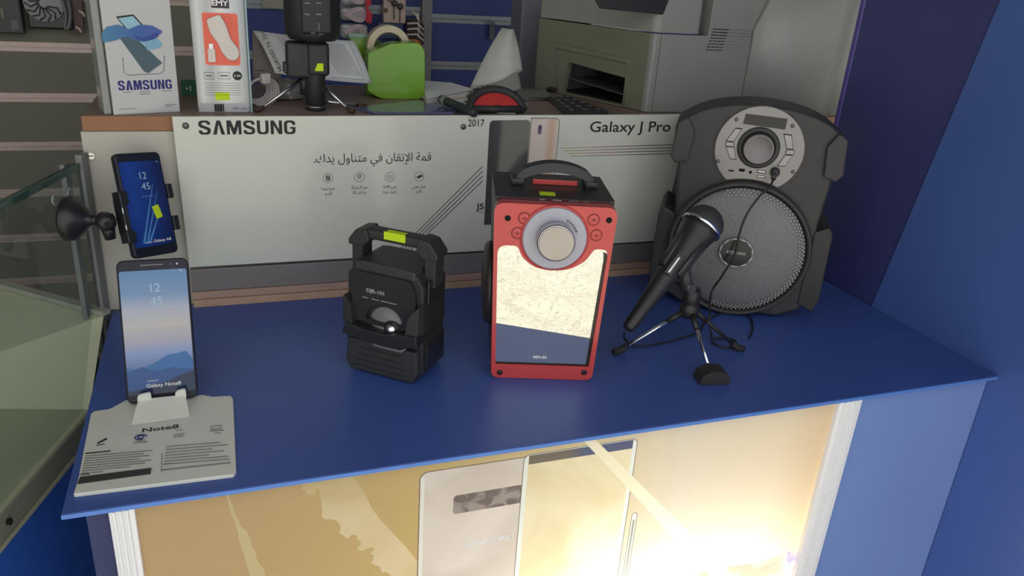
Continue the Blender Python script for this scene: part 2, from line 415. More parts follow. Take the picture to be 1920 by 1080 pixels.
b = MB(); b.prism([(-.06, -.95), (yl(-.95), -.95), (yl(1.75), 1.75), (-.06, 1.75)], XR-.0020, XR-.0002, mat('blue_wall_lit_front', S(80, 108, 176), .3, var=.04, scale=6), Matrix(((0, 1, 0, 0), (1, 0, 0, 0), (0, 0, 1, 0), (0, 0, 0, 1))), bev=.0006); struct(b.build('wall_right_lit_area'))  # paler sheet added to paint the slanted lit area onto the wall
b = MB(); b.box((XR-.0005, 1.034, -.95), (XR+.037, 1.046, 1.75), mat('violet_edge_highlight', S(92, 82, 160), .35), .004, 3); struct(b.build('trim_1'))  # lighter violet paints the highlight along the wall's rounded back edge
b = MB(); b.box((1.75, 1.0, -.95), (1.8, 2.05, 1.75), PLASTER); struct(b.build('wall_right_far'))

# slatwall behind the desk
YW = 1.85
GREYS = mat('grey_slat_board', S(112, 110, 98), .7, var=.05, scale=5)
BLUES = mat('blue_slat_board', S(46, 60, 118), .6, var=.05, scale=5)
RAIL = mat('pinkish_alloy_rail', S(190, 170, 162), .4, metal=.3)
RAILB = mat('alloy_rail', S(150, 155, 158), .4, metal=.3)
def slats(x0, x1, z0, z1, zg, pitch, mb, mr, name, parent):
    z = zg
    while z > z0: z -= pitch
    zs = []; z += pitch
    zs = [z0]
    while z < z1: zs.append(z); z += pitch
    zs.append(z1)
    B = MB()
    for i in range(len(zs)-1):
        B.box((x0, YW, zs[i]+.009), (x1, YW+.018, zs[i+1]-.009), mb)
    B.box((x0, YW+.018, z0), (x1, YW+.03, z1), mb); B.build(name, parent)
    R = MB()
    for q in zs[1:-1]:
        R.box((x0, YW+.002, q-.009), (x1, YW+.017, q+.004), mr); R.box((x0, YW-.003, q+.001), (x1, YW+.004, q+.010), mr)
    r = R.build('slat_rail', parent); return zs
wb = struct(MB().box((-2.25, YW+.031, -.95), (1.75, YW+.08, 1.75), PLASTER).build('wall_back'))
slats(-2.24, .045, -.94, 1.2, ony(10, 183, YW).z, .0995, GREYS, RAIL, 'grey_slat_board', wb)
slats(.05, ony(788, 60, YW).x, -.94, 1.2, ony(700, 18, YW).z, .105, BLUES, RAILB, 'blue_slat_board', wb)
slats(ony(805, 60, YW).x, 1.7, -.94, 1.2, ony(900, 38, YW).z, .105, BLUES, RAILB, 'blue_slat_board', wb)
POST = mat('alloy_post', S(118, 116, 118), .5, metal=.2)
xa, xb = ony(787, 60, YW).x, ony(806, 60, YW).x
struct(MB().box((xa, YW-.02, -.94), (xb, YW+.03, 1.2), POST, .002).build('trim_2'))

# ================================================================== BLUE COUNTER
CB = mat('counter_blue_laminate', S(66, 92, 164), .42, var=.05, scale=7, bump=.05, bscale=60)
EDGE = mat('counter_edge_band', S(88, 134, 214), .4)
ctr = thing('display_counter', 'blue laminate display counter carrying the loudspeakers and phones', 'counter', (.4, .86, -.95), world=True)
MB().box((XL, YF, -.005), (XR-.0025, YB+.002, 0), CB, .0008).build('worktop', ctr)
MB().box((XL, YF-.0010, -.0048), (XR-.003, YF, -.0006), EDGE).build('edge_band', ctr)
MB().box((.728, YF+.012, -.95), (XR-.003, YF+.03, -.0055), BLUED, .001).build('front_panel', ctr)
MB().box((XL+.006, YF+.06, -.95), (XL+.024, YB, -.0055), mat('blue_board_in_shade', S(50, 60, 112), .4)).build('side_panel', ctr)  # navy on both left boards paints the shade under the worktop
MB().box((XL+.026, YF+.05, -.95), (-.118, YF+.068, -.0055), mat('blue_board_in_shade', S(50, 60, 112), .4)).build('front_panel', ctr)

# ------------------------------------------------------------------ backlit sign under it
sg = thing('backlit_sign', 'glowing advert panel in an alloy frame set into the front of the blue counter', 'sign', (.3, YF+.06, -.70), world=True)
ALU = mat('white_alloy_frame', S(244, 244, 246), .35, var=0)
ZS0, ZS1 = -.70, -.0055
for x0, x1 in ((-.1175, -.0965), (.690, .7255)):
    R = MB(); w_ = x1-x0; R.box((x0, YF+.002, ZS0), (x1, YF+.03, ZS1), ALU, .001)
    for k in range(3): R.box((x0+w_*(.15+.25*k), YF-.001, ZS0), (x0+w_*(.27+.25*k), YF+.003, ZS1), ALU, .0008)
    R.build('frame_rail', sg)
MB().box((-.1175, YF+.002, ZS0-.02), (.7255, YF+.03, ZS0), ALU, .001).build('frame_rail', sg)
WIN = mat('white_box_lining', S(235, 232, 225), .8)
H = MB(); H.box((-.1175, .80, ZS0), (.7255, .81, ZS1), WIN); H.box((-.1175, YF+.031, ZS0), (-.113, .80, ZS1), WIN); H.box((.721, YF+.031, ZS0), (.7255, .80, ZS1), WIN)
H.box((-.1175, YF+.031, ZS1-.002), (.7255, .80, ZS1), WIN); H.box((-.1175, YF+.031, ZS0), (.7255, .80, ZS0+.004), WIN); H.build('housing', sg)
FY = YF+.008
fz = lambda x, y: tuple(ony(x, y, FY).xz)
def FILM_ART(sp, val, noise, rect, half, mix, ramp):
    col = ramp(sp.outputs['X'], [(0, S(206, 178, 134)), (.18, S(204, 180, 122)), (.36, S(214, 200, 164)), (.48, S(224, 216, 198)), (.62, S(230, 218, 194)), (.70, S(222, 200, 164))])
    sand = ramp(noise(5, 1, .6), [(.44, S(214, 196, 150)), (.56, S(228, 214, 178))])
    # pale dunes: edges falling to the right
    m1 = val('MULTIPLY', half(*fz(556, 880), *fz(700, 1060), .05, 16), val('SUBTRACT', 1, half(*fz(650, 880), *fz(800, 1080), .02, 10)))
    m2 = val('MULTIPLY', half(*fz(432, 955), *fz(470, 1085), .006, 30), val('SUBTRACT', 1, half(*fz(440, 955), *fz(500, 1085), .01, 30)))
    col = mix(col, m1, sand); col = mix(col, m2, S(216, 204, 158))
    m3 = val('MULTIPLY', half(*fz(1060, 790), *fz(1330, 1080), 0), val('SUBTRACT', 1, half(*fz(1082, 790), *fz(1375, 1080), 0)))
    d0 = val('MULTIPLY', half(*fz(1560, 1018), *fz(1250, 1092), .02, 12), half(*fz(1250, 800), *fz(1252, 1000)))
    col = mix(col, d0, ramp(noise(14, 2, .5), [(.38, S(196, 150, 132)), (.50, S(222, 196, 176)), (.56, S(150, 148, 178)), (.66, S(200, 176, 168))]))
    x0, zt_ = .165, fz(800, 886)[1]+.001
    col = mix(col, rect(x0, .36, -.40, zt_, .010), S(120, 104, 92))
    col = mix(col, rect(x0+.0011, .36, -.40, zt_-.0011, .009), ramp(noise(9, 2, 1), [(.42, S(210, 202, 196)), (.6, S(226, 220, 218))]))
    col = mix(col, rect(x0+.0018, x0+.0056, -.40, zt_-.006, .0018), S(236, 240, 238))
    cz = fz(860, 945)[1]; cx0 = fz(850, 945)[0]
    col = mix(col, rect(cx0, .36, cz-.0125, cz+.0115, .004), ramp(noise(60, 4, 1), [(.42, S(112, 102, 104)), (.6, S(158, 150, 150))]))
    xs0, xs1 = .2785, fz(1196, 830)[0]; zz = fz(1190, 822)[1]
    col = mix(col, rect(xs0, xs1, -.45, zz, .008), S(112, 104, 96))
    col = mix(col, rect(xs0+.0009, xs1-.0009, -.45, zz-.0009, .007), S(232, 242, 240))
    col = mix(col, rect(xs0+.0060, xs1-.0060, -.45, zz-.0016, .0005), ramp(sp.outputs['X'], [(.33, S(116, 108, 98)), (.35, S(84, 92, 130))]))
    col = mix(col, rect(xs0+.0060, xs1-.0060, -.45, zz-.0130, .0005), ramp(noise(8, 3, .8), [(.38, S(226, 214, 178)), (.5, S(234, 225, 194)), (.62, S(240, 233, 208))]))
    xp = fz(1186, 990)[0]; zp = fz(1186, 962)[1]
    col = mix(col, rect(xp-.0040, xp+.0040, -.45, zp, .0038), S(120, 112, 100)); col = mix(col, rect(xp-.0031, xp+.0031, -.45, zp-.0009, .0030), S(232, 236, 230)); col = mix(col, rect(xp-.0014, xp+.0014, -.45, zp-.010, .0012), S(150, 156, 146))
    return mix(col, m3, S(242, 238, 214))
FILM = film_mat('backlit_film', (.3, 0, -.70))
P = MB(); P.add([(-.0968, FY, ZS0), (.6905, FY, ZS0), (.6905, FY, ZS1), (-.0968, FY, ZS1)], [[0, 1, 2, 3]], FILM); panel = P.build('printed_film', sg)
for p_ in panel.data.polygons:
    if p_.normal.y > 0: p_.flip()
A = MB(); q = fz(868, 1028); logo(A, 'SAMSUNG', q[0], fz(962, 1010)[0], q[1], .0075, FY-.0002, mat('film_lettering', S(238, 238, 238), .4)); A.build('lettering', sg)

# ================================================================== GLASS SHOWCASE ON THE LEFT
g_a = radians(17.5)
GM = T(-.163, 1.06, 0) @ rotm('Z', -g_a)      # local +Y runs along the pane, away from the viewer; +X faces the counter
sh = thing('glass_showcase', 'pale glass fronted showcase standing left of the blue counter', 'showcase', (0, 0, 0), M=GM @ T(0, 0, -.95))
KZ = .95
def shb(): return MB(T(0, 0, KZ))
CREAM = mat('cream_laminate', S(176, 176, 150), .5, var=.05, scale=8)
CREAMD = mat('cream_laminate_side', S(140, 142, 124), .5, var=.05, scale=8)
GLS = glass_mat('clear_glass', (.90, .95, .93, 1)); GEDGE = mat('green_glass_edge', S(42, 74, 68), .12, coat=.5)
shb().box((-.006, -.75, -.094), (0, -.004, .197), GLS).build('glass_pane', sh)
shb().box((-.0065, -.75, .197), (.0005, -.004, .2055), GEDGE, .001).build('glass_edge', sh)
shb().box((-.62, -.9, -.128), (.004, -.035, -.097), CREAM, .002).build('base_board', sh)
pl_ = shb(); pl_.box((-.62, -.9, -.95), (-.02, -.035, -.1305), mat('blue_plinth', S(60, 112, 214), .35), .002); pl_.build('plinth', sh)
B = shb(); B.box((.004, -.9, -.1275), (.0062, -.035, -.0985), CREAMD, .0008); B.box((.0041, -.9, -.1335), (.0085, -.035, -.1285), CREAM, .0008); B.build('edge_profile', sh)
B = shb(); B.cyl((.004, -.275, -.112), (.010, -.275, -.112), .0035, HOLE); B.build('lock', sh)
B = shb(); B.box((-.018, -.016, -.095), (-.012, -.004, .205), mat('grey_acrylic', S(120, 122, 122), .3)); B.box((-.004, -.004, -.095), (.004, .012, .215), mat('grey_acrylic', S(120, 122, 122), .3)); B.build('corner_post', sh)
B = MB()
def on_pane(x, y):
    n = Vector((cos(g_a), -sin(g_a), 0)); r = ray(x, y); t = (Vector((-.163, 1.06, 0))-EYE).dot(n)/r.dot(n); return (GM.inverted() @ (EYE+r*t))
for px_, py_ in ((100, 374), (128, 362)):
    q = on_pane(px_, py_); q.z += KZ; B.cyl((-.0005, q.y, q.z), (.003, q.y, q.z), .0055, mat('clear_clip', S(112, 116, 114), .2, coat=.5)); B.tube([(.002, q.y+.0062*cos(t), q.z+.0062*sin(t)) for t in [k*pi/8 for k in range(16)]], .0008, mat('clip_rim', S(150, 154, 152), .3), closed=True)
B.build('shelf_clip', sh)
# pale back board rising to a ledge
B = MB()
bl, br = onz(-40, 766, -.097), onz(168, 768, -.097); tl, tr = onz(-40, 527, .006), Vector((-.160, 1.045, .006)); bl = br+(bl-br)*2.2; tl = tr+(tl-tr)*2.2
B.add([bl, br, tr, tl], [[0, 1, 2, 3]], CREAM); B.M = None
off = Vector((-.008, .010, 0)); B.add([bl, br, tr, tl, bl+off, br+off, tr+off, tl+off], [[7, 6, 5, 4], [0, 4, 5, 1], [1, 5, 6, 2], [2, 6, 7, 3], [3, 7, 4, 0]], CREAM)
bk = tag(rebase(B.build('back_board')), 'plain cream board sloping back inside the glass showcase', 'board')
def bar(B, p, q, w, h, m):
    d = (q-p).normalized(); s_ = d.cross(Vector((0, 0, 1))).normalized()*w
    vs = [p-s_, p+s_, q+s_, q-s_]; vs += [v+Vector((0, 0, h)) for v in vs]
    B.add(vs, [[0, 1, 2, 3], [7, 6, 5, 4], [0, 4, 5, 1], [1, 5, 6, 2], [2, 6, 7, 3], [3, 7, 4, 0]], m)
B = MB(); bar(B, tl+Vector((0, 0, .001)), tr+Vector((.004, 0, .001)), .006, .006, mat('ledge_strip', S(158, 158, 148), .4)); tag(rebase(B.build('ledge_strip')), 'narrow pale ledge strip along the top of the cream board', 'strip')

# ================================================================== DESK BEHIND THE COUNTER
WOOD = mat('brown_wood', S(150, 104, 72), .5, var=.12, scale=18)
OAK = mat('desk_top_wood', S(136, 116, 104), .45, var=.14, scale=14)
dk = thing('back_desk', 'white panelled desk with a brown wooden top behind the banner', 'desk', (.4, 1.2, -.95), world=True)
MB().box((-.156, 1.078, ZD-.018), (1.12, 1.34, ZD), OAK, .001).build('desk_top', dk)
MB().box((-.158, 1.0745, ZD-.019), (1.12, 1.0785, ZD-.0005), WOOD, .0008).build('edge_band', dk)
WP = mat('white_cabinet_panel', S(192, 187, 176), .5, var=.03, scale=6)
MB().box((-.161, 1.076, .0), (1.12, 1.094, ZD-.0195), WP, .001).build('front_panel', dk)
MB().box((-.161, 1.095, -.95), (-.143, 1.34, ZD-.0195), WP, .001).build('side_panel', dk)
for px, py in ((171, 292),):
    q = ony(px, py, 1.076); B = MB(); B.cyl(q+Vector((0, -.0022, 0)), q, .0042, SILVER, n=24); B.box(q+Vector((-.003, -.0026, -.0005)), q+Vector((.003, -.002, .0005)), HOLE); B.build('screw', dk)
STEEL = mat('brushed_steel_strip', S(140, 132, 132), .35, metal=.15, var=.06, scale=10)
MB().box((-.052, 1.0665, .022), (.80, 1.0755, .054), STEEL, .0008).build('steel_strip', dk)
MB().box((-.052, 1.0625, .0), (.80, 1.0755, .0105), mat('wood_trim_light', S(194, 160, 136), .5, var=.08), .0006).build('wood_trim', dk)
MB().box((-.052, 1.0645, .0112), (.80, 1.0755, .0215), mat('wood_trim_rose', S(182, 150, 136), .5, var=.08), .0006).build('wood_trim', dk)

# ------------------------------------------------------------------ long banner
bn = thing('advert_banner', 'long white phone advert board screwed to the front of the desk', 'banner', (.31, 1.069, .055), world=True)
BW = mat('banner_white', S(216, 217, 206), .22, var=.015, scale=5, coat=.3)
by = 1.0655
bz = lambda x, y: tuple(ony(x, y, by-.0035).xz)
MB().prism([bz(x, y) for x, y in ((322, 219), (1294, 215), (1240, 452), (355, 502))], by-.003, by+.001, BW, bev=.0008).build('board', bn)
for q in ((348, 236), (869, 238), (1279, 233)):
    p = ony(*q, by-.004); B = MB(); B.lathe([(.0042, 0), (.0040, .0012), (.0025, .0022), (.0005, .0024)], mat('grey_screw', S(112, 110, 106), .3, metal=.6), T(p+Vector((0, .001, 0))) @ rotm('X', pi/2), 20); B.build('screw', bn)
y1 = by-.0031
B = MB()
logo(B, 'SAMSUNG', bz(372, 240)[0], bz(554, 240)[0], bz(463, 252)[1], bz(463, 226)[1]-bz(463, 252)[1], y1, INK)
B.text('2017', bz(893, 233)[0], bz(892, 237)[1], .0140, y1, INK, width=.024, bold=.01)
B.text('Galaxy J Pro', bz(1182, 246)[0]+.0005, bz(1182, 247)[1], .0225, y1, INK, width=bz(1258, 240)[0]-bz(1107, 240)[0], bold=.01)
B.text('J5', bz(900, 388)[0], bz(890, 393)[1], .013, y1, INK, width=.012, bold=.02)
B.text('Pro', bz(901, 398)[0], bz(890, 400)[1], .005, y1, INK)
B.text(arabic('قمة الإتقان في متناول يدك.'), bz(701, 297)[0], bz(701, 303)[1], .0165, y1, INK, width=bz(812, 295)[0]-bz(592, 298)[0])
for (px, py), l1, l2 in (((615, 334), 'ماسح لبصمة', 'الإصبع'), ((674, 332), 'صور أكثر إشراقاً', 'مع فلاش LED'), ((731, 332), 'كاميرا 13 MP', '(أمامية، خلفية)'), ((786, 331), 'هيكل معدني', 'بالكامل')):
    c = bz(px, py)
    B.ring(c, .0064, .0070, y1, INKG)
    B.text(arabic(l1).replace('PM 31', '13 MP').replace('MP 13', '13 MP'), c[0], c[1]-.0165, .0062, y1, INK, width=.0185 if len(l1) < 15 else .022)
    B.text(arabic(l2), c[0], c[1]-.0235, .0060, y1, INK, width=.009 if len(l2) < 8 else .019)
c = bz(615, 334)
for k in range(5): B.ring((c[0], c[1]), .0006+.0006*k, .0009+.0006*k, y1, INK, sz=1.25, n=24)
c = bz(674, 330); B.ring(c, .0017, .0026, y1, INK, n=24); B.text('F1.7', c[0], c[1]-.0052, .0030, y1, INK)
c = bz(731, 333); B.ring(c, .0011, .0015, y1, INK, n=24)
B.tube([(c[0]+dx, y1, c[1]+dz) for dx, dz in ((-.0037, -.0028), (.0037, -.0028), (.0037, .0022), (.002, .0022), (.0012, .0034), (-.0012, .0034), (-.002, .0022), (-.0037, .0022))], .0003, INK, 4, closed=True)
c = bz(787, 331)
for s_ in (1, .55): B.tube([(c[0]+s_*dx, y1, c[1]+s_*dz) for dx, dz in ((-.0045, -.001), (.002, .0022), (.0045, .001), (-.002, -.0022))], .0005*s_+.0003, INK, 4, closed=True)
B.build('lettering', bn)
B = MB(); LN = mat('banner_line_dark', S(70, 66, 80), .6); LR = ramp_mat('banner_line_rose', [(0, S(190, 180, 100)), (.25, S(190, 150, 120)), (.6, S(130, 80, 80)), (1, S(90, 50, 56))], 'X', .18, .28)
for k in range(4):
    p = bz(740+6.5*k, 477+.5*k); q = bz(905, 312+9*k)
    B.tube([(p[0], y1, p[1]), (q[0], y1, q[1])], .0006, LN, 4)
for k in range(4):
    p, q = bz(1052+6*k, 278+5*k), bz(1275, 271+5*k+.5*k)
    B.tube([(p[0], y1, p[1]), (q[0], y1, q[1])], .0006, LR, 4)
B.build('printed_stripes', bn)
B = MB(); xa_, xb_ = bz(917, 250)[0], bz(993, 250)[0]
zt2 = bz(950, 226)[1]
B.flat(rpoly([(xa_, .10), (xa_, zt2), (xb_, zt2+.001), (xb_-.0005, .10)], [0, .007, .007, 0]), y1, mat('banner_phone_glass', S(76, 78, 80), .12, coat=.4))
xc_ = bz(1048, 250)[0]
B.flat(rpoly([(xb_+.0006, .10), (xb_+.0006, zt2+.004), (xc_, zt2+.0035), (xc_-.0015, .10)], [0, .001, .008, 0]), y1, LN)
B.flat(rpoly([(xb_+.0014, .10), (xb_+.0014, zt2+.003), (xc_-.001, zt2+.0026), (xc_-.0024, .10)], [0, .001, .007, 0]), y1-.0003, ramp_mat('banner_phone_gold', [(0, S(214, 200, 186)), (.5, S(222, 206, 196)), (.75, S(214, 180, 150)), (1, S(226, 216, 206))], 'X', xb_-.31, xc_-.31))
c = bz(1012, 243); B.flat(rrect(c[0]-.003, c[0]+.003, c[1]-.007, c[1]+.007, .003), y1-.0006, mat('banner_lens', S(110, 100, 130), .3))
B.ring((c[0], c[1]+.003), .0012, .0022, y1-.0009, INK, n=20)
B.build('printed_phones', bn)
# ================================================================== THINGS ON THE DESK
def up(loc): return Vector((loc[0], loc[1], loc[2]))
# ---- phone carton
F = Frame(onz(214, 216, ZD).xy, radians(17)); W_ = F.at(338, 208).x
cb = thing('phone_carton', 'tall white phone carton with a blue ribbon picture standing on the desk', 'carton', (F.F.x, F.F.y, ZD), F.yaw)
CART = mat('carton_white', S(200, 200, 200), .35, var=.02)
B = MB(); B.box((0, 0, 0), (W_, .03, .26), CART, .0008); B.build('box', cb)
B = MB(); B.box((-.010, .004, 0), (-.001, .034, .26), mat('clear_sleeve', S(140, 142, 138), .15, coat=.4), .002); B.build('sleeve', cb)
fl = lambda x, y: (F.at(x, y).x, F.at(x, y).z-ZD)
fp = lambda *P: [fl(x, y) for x, y in P]
B = MB()
B.flat(fp((217, 31), (250, 27), (300, 82), (266, 93)), 0, INK); B.flat(fp((221, 34), (249, 30), (297, 81), (268, 90)), -.0003, mat('print_pale_blue', S(150, 196, 214), .3))
B.flat(fp((216, 60), (245, 62), (304, 118), (278, 137), (270, 134)), -.0003, mat('print_slate', S(62, 90, 102), .3))
B.flat(fp((268, 70), (290, 68), (304, 82), (302, 88), (276, 95)), -.0006, mat('print_sky', S(128, 178, 206), .3))
RB = ramp_mat('print_ribbon', [(0, S(60, 130, 170)), (.5, S(52, 96, 168)), (1, S(60, 84, 170))], 'X', 0, .07)
B.flat(rpoly(fp((190, 62), (200, 50), (222, 46), (240, 55), (262, 46), (285, 48), (305, 59), (288, 74), (268, 78), (250, 74), (236, 68), (214, 76), (193, 80)), .002), -.0009, RB)
for k in range(3): B.tube([(fl(248+4*k, 66+3*k)[0], -.0013, fl(248, 66+3*k)[1]), (fl(268, 70+3*k)[0], -.0013, fl(268, 72+3*k)[1]), (fl(296, 60)[0], -.0013, fl(296, 62+3*k)[1])], .0003, INKB, 4)
B.build('printed_picture', cb)
B = MB(); c = fl(271, 167); logo(B, 'SAMSUNG', fl(221, 160)[0], fl(322, 158)[0], fl(271, 168)[1], .0115, 0, INKB)
for (x, y), n_ in (((238, 173), .009), ((272, 172), .012), ((272, 176), .012), ((313, 170), .012), ((320, 196), .014), ((316, 199), .010), ((240, 204), .020)):
    q = fl(x, y); B.box((q[0]-n_/2, -.0004, q[1]-.0003), (q[0]+n_/2, 0, q[1]+.0003), INKG)
B.tube([(fl(x, y)[0], -.0003, fl(x, y)[1]) for x, y in ((230, 108), (232, 136), (240, 141), (300, 138), (307, 133), (308, 104))], .0004, INKG, 4)
B.build('lettering', cb)
# ---- small green card between the cartons
F = Frame(onz(340, 186, ZD).xy + Vector((0, .03)), 0)
gc = thing('green_card', 'small green card standing between the two cartons', 'card', (F.at(342, 190).x+F.F.x, F.F.y, ZD), 0)
w_ = F.at(372, 190).x-F.at(342, 190).x; z0, z1 = F.at(350, 181).z-ZD, F.at(350, 150).z-ZD
MB().box((0, 0, .0), (w_+.004, .004, z1), mat('card_green', S(56, 122, 84), .6)).build('sheet', gc)
B = MB(); B.flat([(0, .0), (w_, .0), (w_, z0), (0, z0)], 0, mat('card_dark', S(74, 78, 84), .6)); B.text('•1', w_*.45, (z0+z1)/2-.004, .011, 0, INKW, bold=.02); B.build('lettering', gc)
# ---- car charger carton
F = Frame(onz(372, 211, ZD).xy, 0); W_ = F.at(470, 207).x
ec = thing('charger_carton', 'silver charger carton with an orange window standing on the desk', 'carton', (F.F.x, F.F.y, ZD), 0)
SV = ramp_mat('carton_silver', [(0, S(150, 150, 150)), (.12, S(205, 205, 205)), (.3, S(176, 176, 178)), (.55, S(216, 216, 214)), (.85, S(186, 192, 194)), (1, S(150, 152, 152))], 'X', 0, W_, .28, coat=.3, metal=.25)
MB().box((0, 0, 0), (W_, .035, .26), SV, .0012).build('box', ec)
MB().box((W_+.0003, .002, .0), (W_+.0025, .034, .26), mat('pale_blue_edge', S(160, 186, 190), .25)).build('side_flap', ec)
fl = lambda x, y: (F.at(x, y).x, F.at(x, y).z-ZD)
fp = lambda *P: [fl(x, y) for x, y in P]
OR = mat('window_orange', S(236, 96, 66), .3, coat=.3)
a, b_ = fl(379, 24), fl(450, 122)
B = MB(); B.flat(rrect(a[0]-.001, b_[0]+.001, b_[1]-.001, a[1]+.001, .003), 0, mat('window_rim', S(236, 150, 130), .3)); B.flat(rrect(a[0], b_[0], b_[1], a[1], .003), -.0003, OR)
B.build('orange_window', ec)
B = MB()
cx = [fl(x, y) for x, y in ((386, 36), (412, 26), (424, 46), (432, 72), (448, 92), (449, 106), (440, 114), (428, 112), (416, 98), (408, 80), (394, 62))]
B.prism(rpoly(cx, .004), -.0045, -.0004, mat('charger_white', S(222, 214, 206), .35), bev=.0015)
q = fl(397, 104); B.prism(rrect(q[0]-.0045, q[0]+.0045, q[1]-.008, q[1]+.008, .001), -.003, -.0004, mat('charger_white', S(222, 214, 206), .35), bev=.0006)
B.box((q[0]-.0025, -.002, q[1]+.008), (q[0]+.0025, -.0004, q[1]+.0145), SILVER); B.build('charger_picture', ec)
B = MB(); a, b_ = fl(395, 0), fl(430, 16); B.flat([(a[0], b_[1]), (b_[0], b_[1]), (b_[0], a[1]+.006), (a[0], a[1]+.006)], 0, mat('label_plum', S(62, 44, 54), .5))
B.text('EMY', (a[0]+b_[0])/2, b_[1]+.003, .0088, -.0003, INKW, width=.020, bold=.03)
q = fl(445, 142); B.flat(circ(q, .0058, 16), 0, INK); B.text('2.4A', q[0], q[1]-.0015, .0045, -.0003, INKW)
for x, w2 in ((392, .012), (420, .014)):
    q = fl(x, 142); B.tube([(q[0]-w2/2, 0, q[1]-.004), (q[0]+w2/2, 0, q[1]-.004), (q[0]+w2/2, 0, q[1]+.004), (q[0]-w2/2, 0, q[1]+.004)], .00035, INK, 4, closed=True)
    B.box((q[0]-w2/3, -.0003, q[1]-.001), (q[0]+w2/3, 0, q[1]+.001), INKG)
for k in range(6): q = fl(418, 156+4.4*k); B.box((q[0]-.022, -.0003, q[1]-.0002), (q[0]+.022, 0, q[1]+.0002), INKG)
a, b_ = fl(373, 193), fl(468, 212); B.flat([(a[0]+.001, .001), (b_[0]-.002, .001), (b_[0]-.002, a[1]), (a[0]+.001, a[1])], 0, mat('label_grey', S(186, 188, 190), .6))
random.seed(3)
for k in range(17): q = fl(402+1.1*k, 202); w2 = random.choice((.0002, .00045)); B.box((q[0]-w2, -.0007, q[1]-.0048), (q[0]+w2, -.0003, q[1]+.0048), INK)
B.text('MY-112', fl(450, 205)[0], fl(450, 206)[1], .0052, -.0003, INK)
B.build('lettering', ec)
a, b_ = fl(403, 173), fl(431, 188); B = MB(); B.flat([(a[0], b_[1]), (b_[0], b_[1]), (b_[0], a[1]), (a[0], a[1])], 0, YELLOW); B.build('price_sticker', ec, 'yellow price sticker')

# ---- handheld loudspeaker microphone on its little tripod
p0 = onz(592, 206, ZD); MX, MY = p0.x, p0.y
kt = thing('tripod_microphone', 'thick black handheld microphone upright on a silver legged mini tripod', 'microphone', (MX, MY, ZD), 0)
pz = lambda y: ony(592, y, MY).z-ZD
MAT = mat('matt_black', S(40, 40, 41), .5, bump=.1); 
MB().lathe([(.0125, 0), (.0138, .002), (.0138, .006), (.0134, .0065), (.0138, .007), (.0138, pz(146)), (.0142, pz(144)), (.0142, pz(90)), (.0128, pz(86)), (.0128, pz(74))], MAT, n=32).build('handle', kt)
B = MB(); z = pz(198); B.lathe([(.0141, z-.0006), (.0142, z), (.0141, z+.0006)], SILVER, n=32); z = pz(93); B.lathe([(.0144, z-.0005), (.0147, z), (.0144, z+.0005)], SILVER, n=32); B.build('silver_band', kt)
B = MB(); z0, z1 = pz(146), pz(78)
B.box((-.037, -.012, z0), (.001, .012, z1), MAT, .005, 4); B.box((-.041, -.008, z0+.006), (-.034, .008, z0+.020), MAT, .002); B.box((-.010, -.0155, z0+.004), (.0185, .010, z1), MAT, .005, 4); B.build('clamp', kt)
HX = .002; zt3 = pz(74)
B = MB(); B.lathe([(.018, zt3-.001), (.030, zt3), (.0355, zt3+.007), (.0362, zt3+.02), (.0362, .26)], MAT, T(HX-.003, 0, 0), n=40)
B.box((HX-.021, -.0385, zt3+.010), (HX+.018, -.030, .25), MAT, .005, 4); B.build('speaker_head', kt)
B = MB(); KEY = mat('key_grey', S(120, 120, 122), .3, metal=.4)
for k in range(2):
    for (x, y) in ((576, 6), (598, 6), (576, 27), (598, 27)): 
        if k == 0: q = ony(x, y, MY-.040); B.box((q.x-MX-.0035, -.0398, q.z-ZD-.001), (q.x-MX+.0035, -.0384, q.z-ZD+.0008), KEY, .0004)
for (x, y) in ((587, 62), (602, 64)): q = ony(x, y, MY-.040); B.box((q.x-MX-.003, -.0398, q.z-ZD-.0005), (q.x-MX+.003, -.0384, q.z-ZD+.0005), KEY, .0003)
q = ony(598, 52, MY-.04); B.box((q.x-MX-.0006, -.0398, q.z-ZD-.004), (q.x-MX+.0006, -.0384, q.z-ZD+.006), KEY, .0003)
B.build('buttons', kt)
B = MB(); a, b_ = ony(590, 133, MY-.0160), ony(606, 119, MY-.0160); B.prism([(a.x-MX, a.z-ZD), (b_.x-MX, a.z-ZD), (b_.x-MX, b_.z-ZD), (a.x-MX+.004, b_.z-ZD)], -.0165, -.0152, YELLOW); B.build('price_sticker', kt, 'yellow price sticker')
for (px, py), (qx, qy) in (((525, 151), (487, 206)), ((612, 167), (656, 208)), ((606, 199), (678, 199))):
    q = onz(qx, qy, ZD+.003); top = Vector((MX-.016, MY, ZD+.042)) if px < 560 else Vector((MX+.006, MY+.004, ZD+.038)) if py < 190 else Vector((MX+.008, MY+.004, ZD+.012))
    loc = lambda P: P-Vector((MX, MY, ZD))
    B = MB(); B.cyl(loc(top), loc(q), .0026, SILVER, .0019, 12); lg = B.build('leg', kt)
    d = (q-top).normalized(); B = MB(); B.tube([loc(q-d*.006), loc(q), loc(q+Vector((d.x, d.y, 0)).normalized()*.007)], .0030, mat('brown_rubber', S(70, 48, 40), .7), 10); B.build('rubber_foot', lg)
B = MB(); B.lathe([(.006, .020), (.006, .048)], MAT, T(-.014, .003, 0)); B.build('tripod_hub', kt)

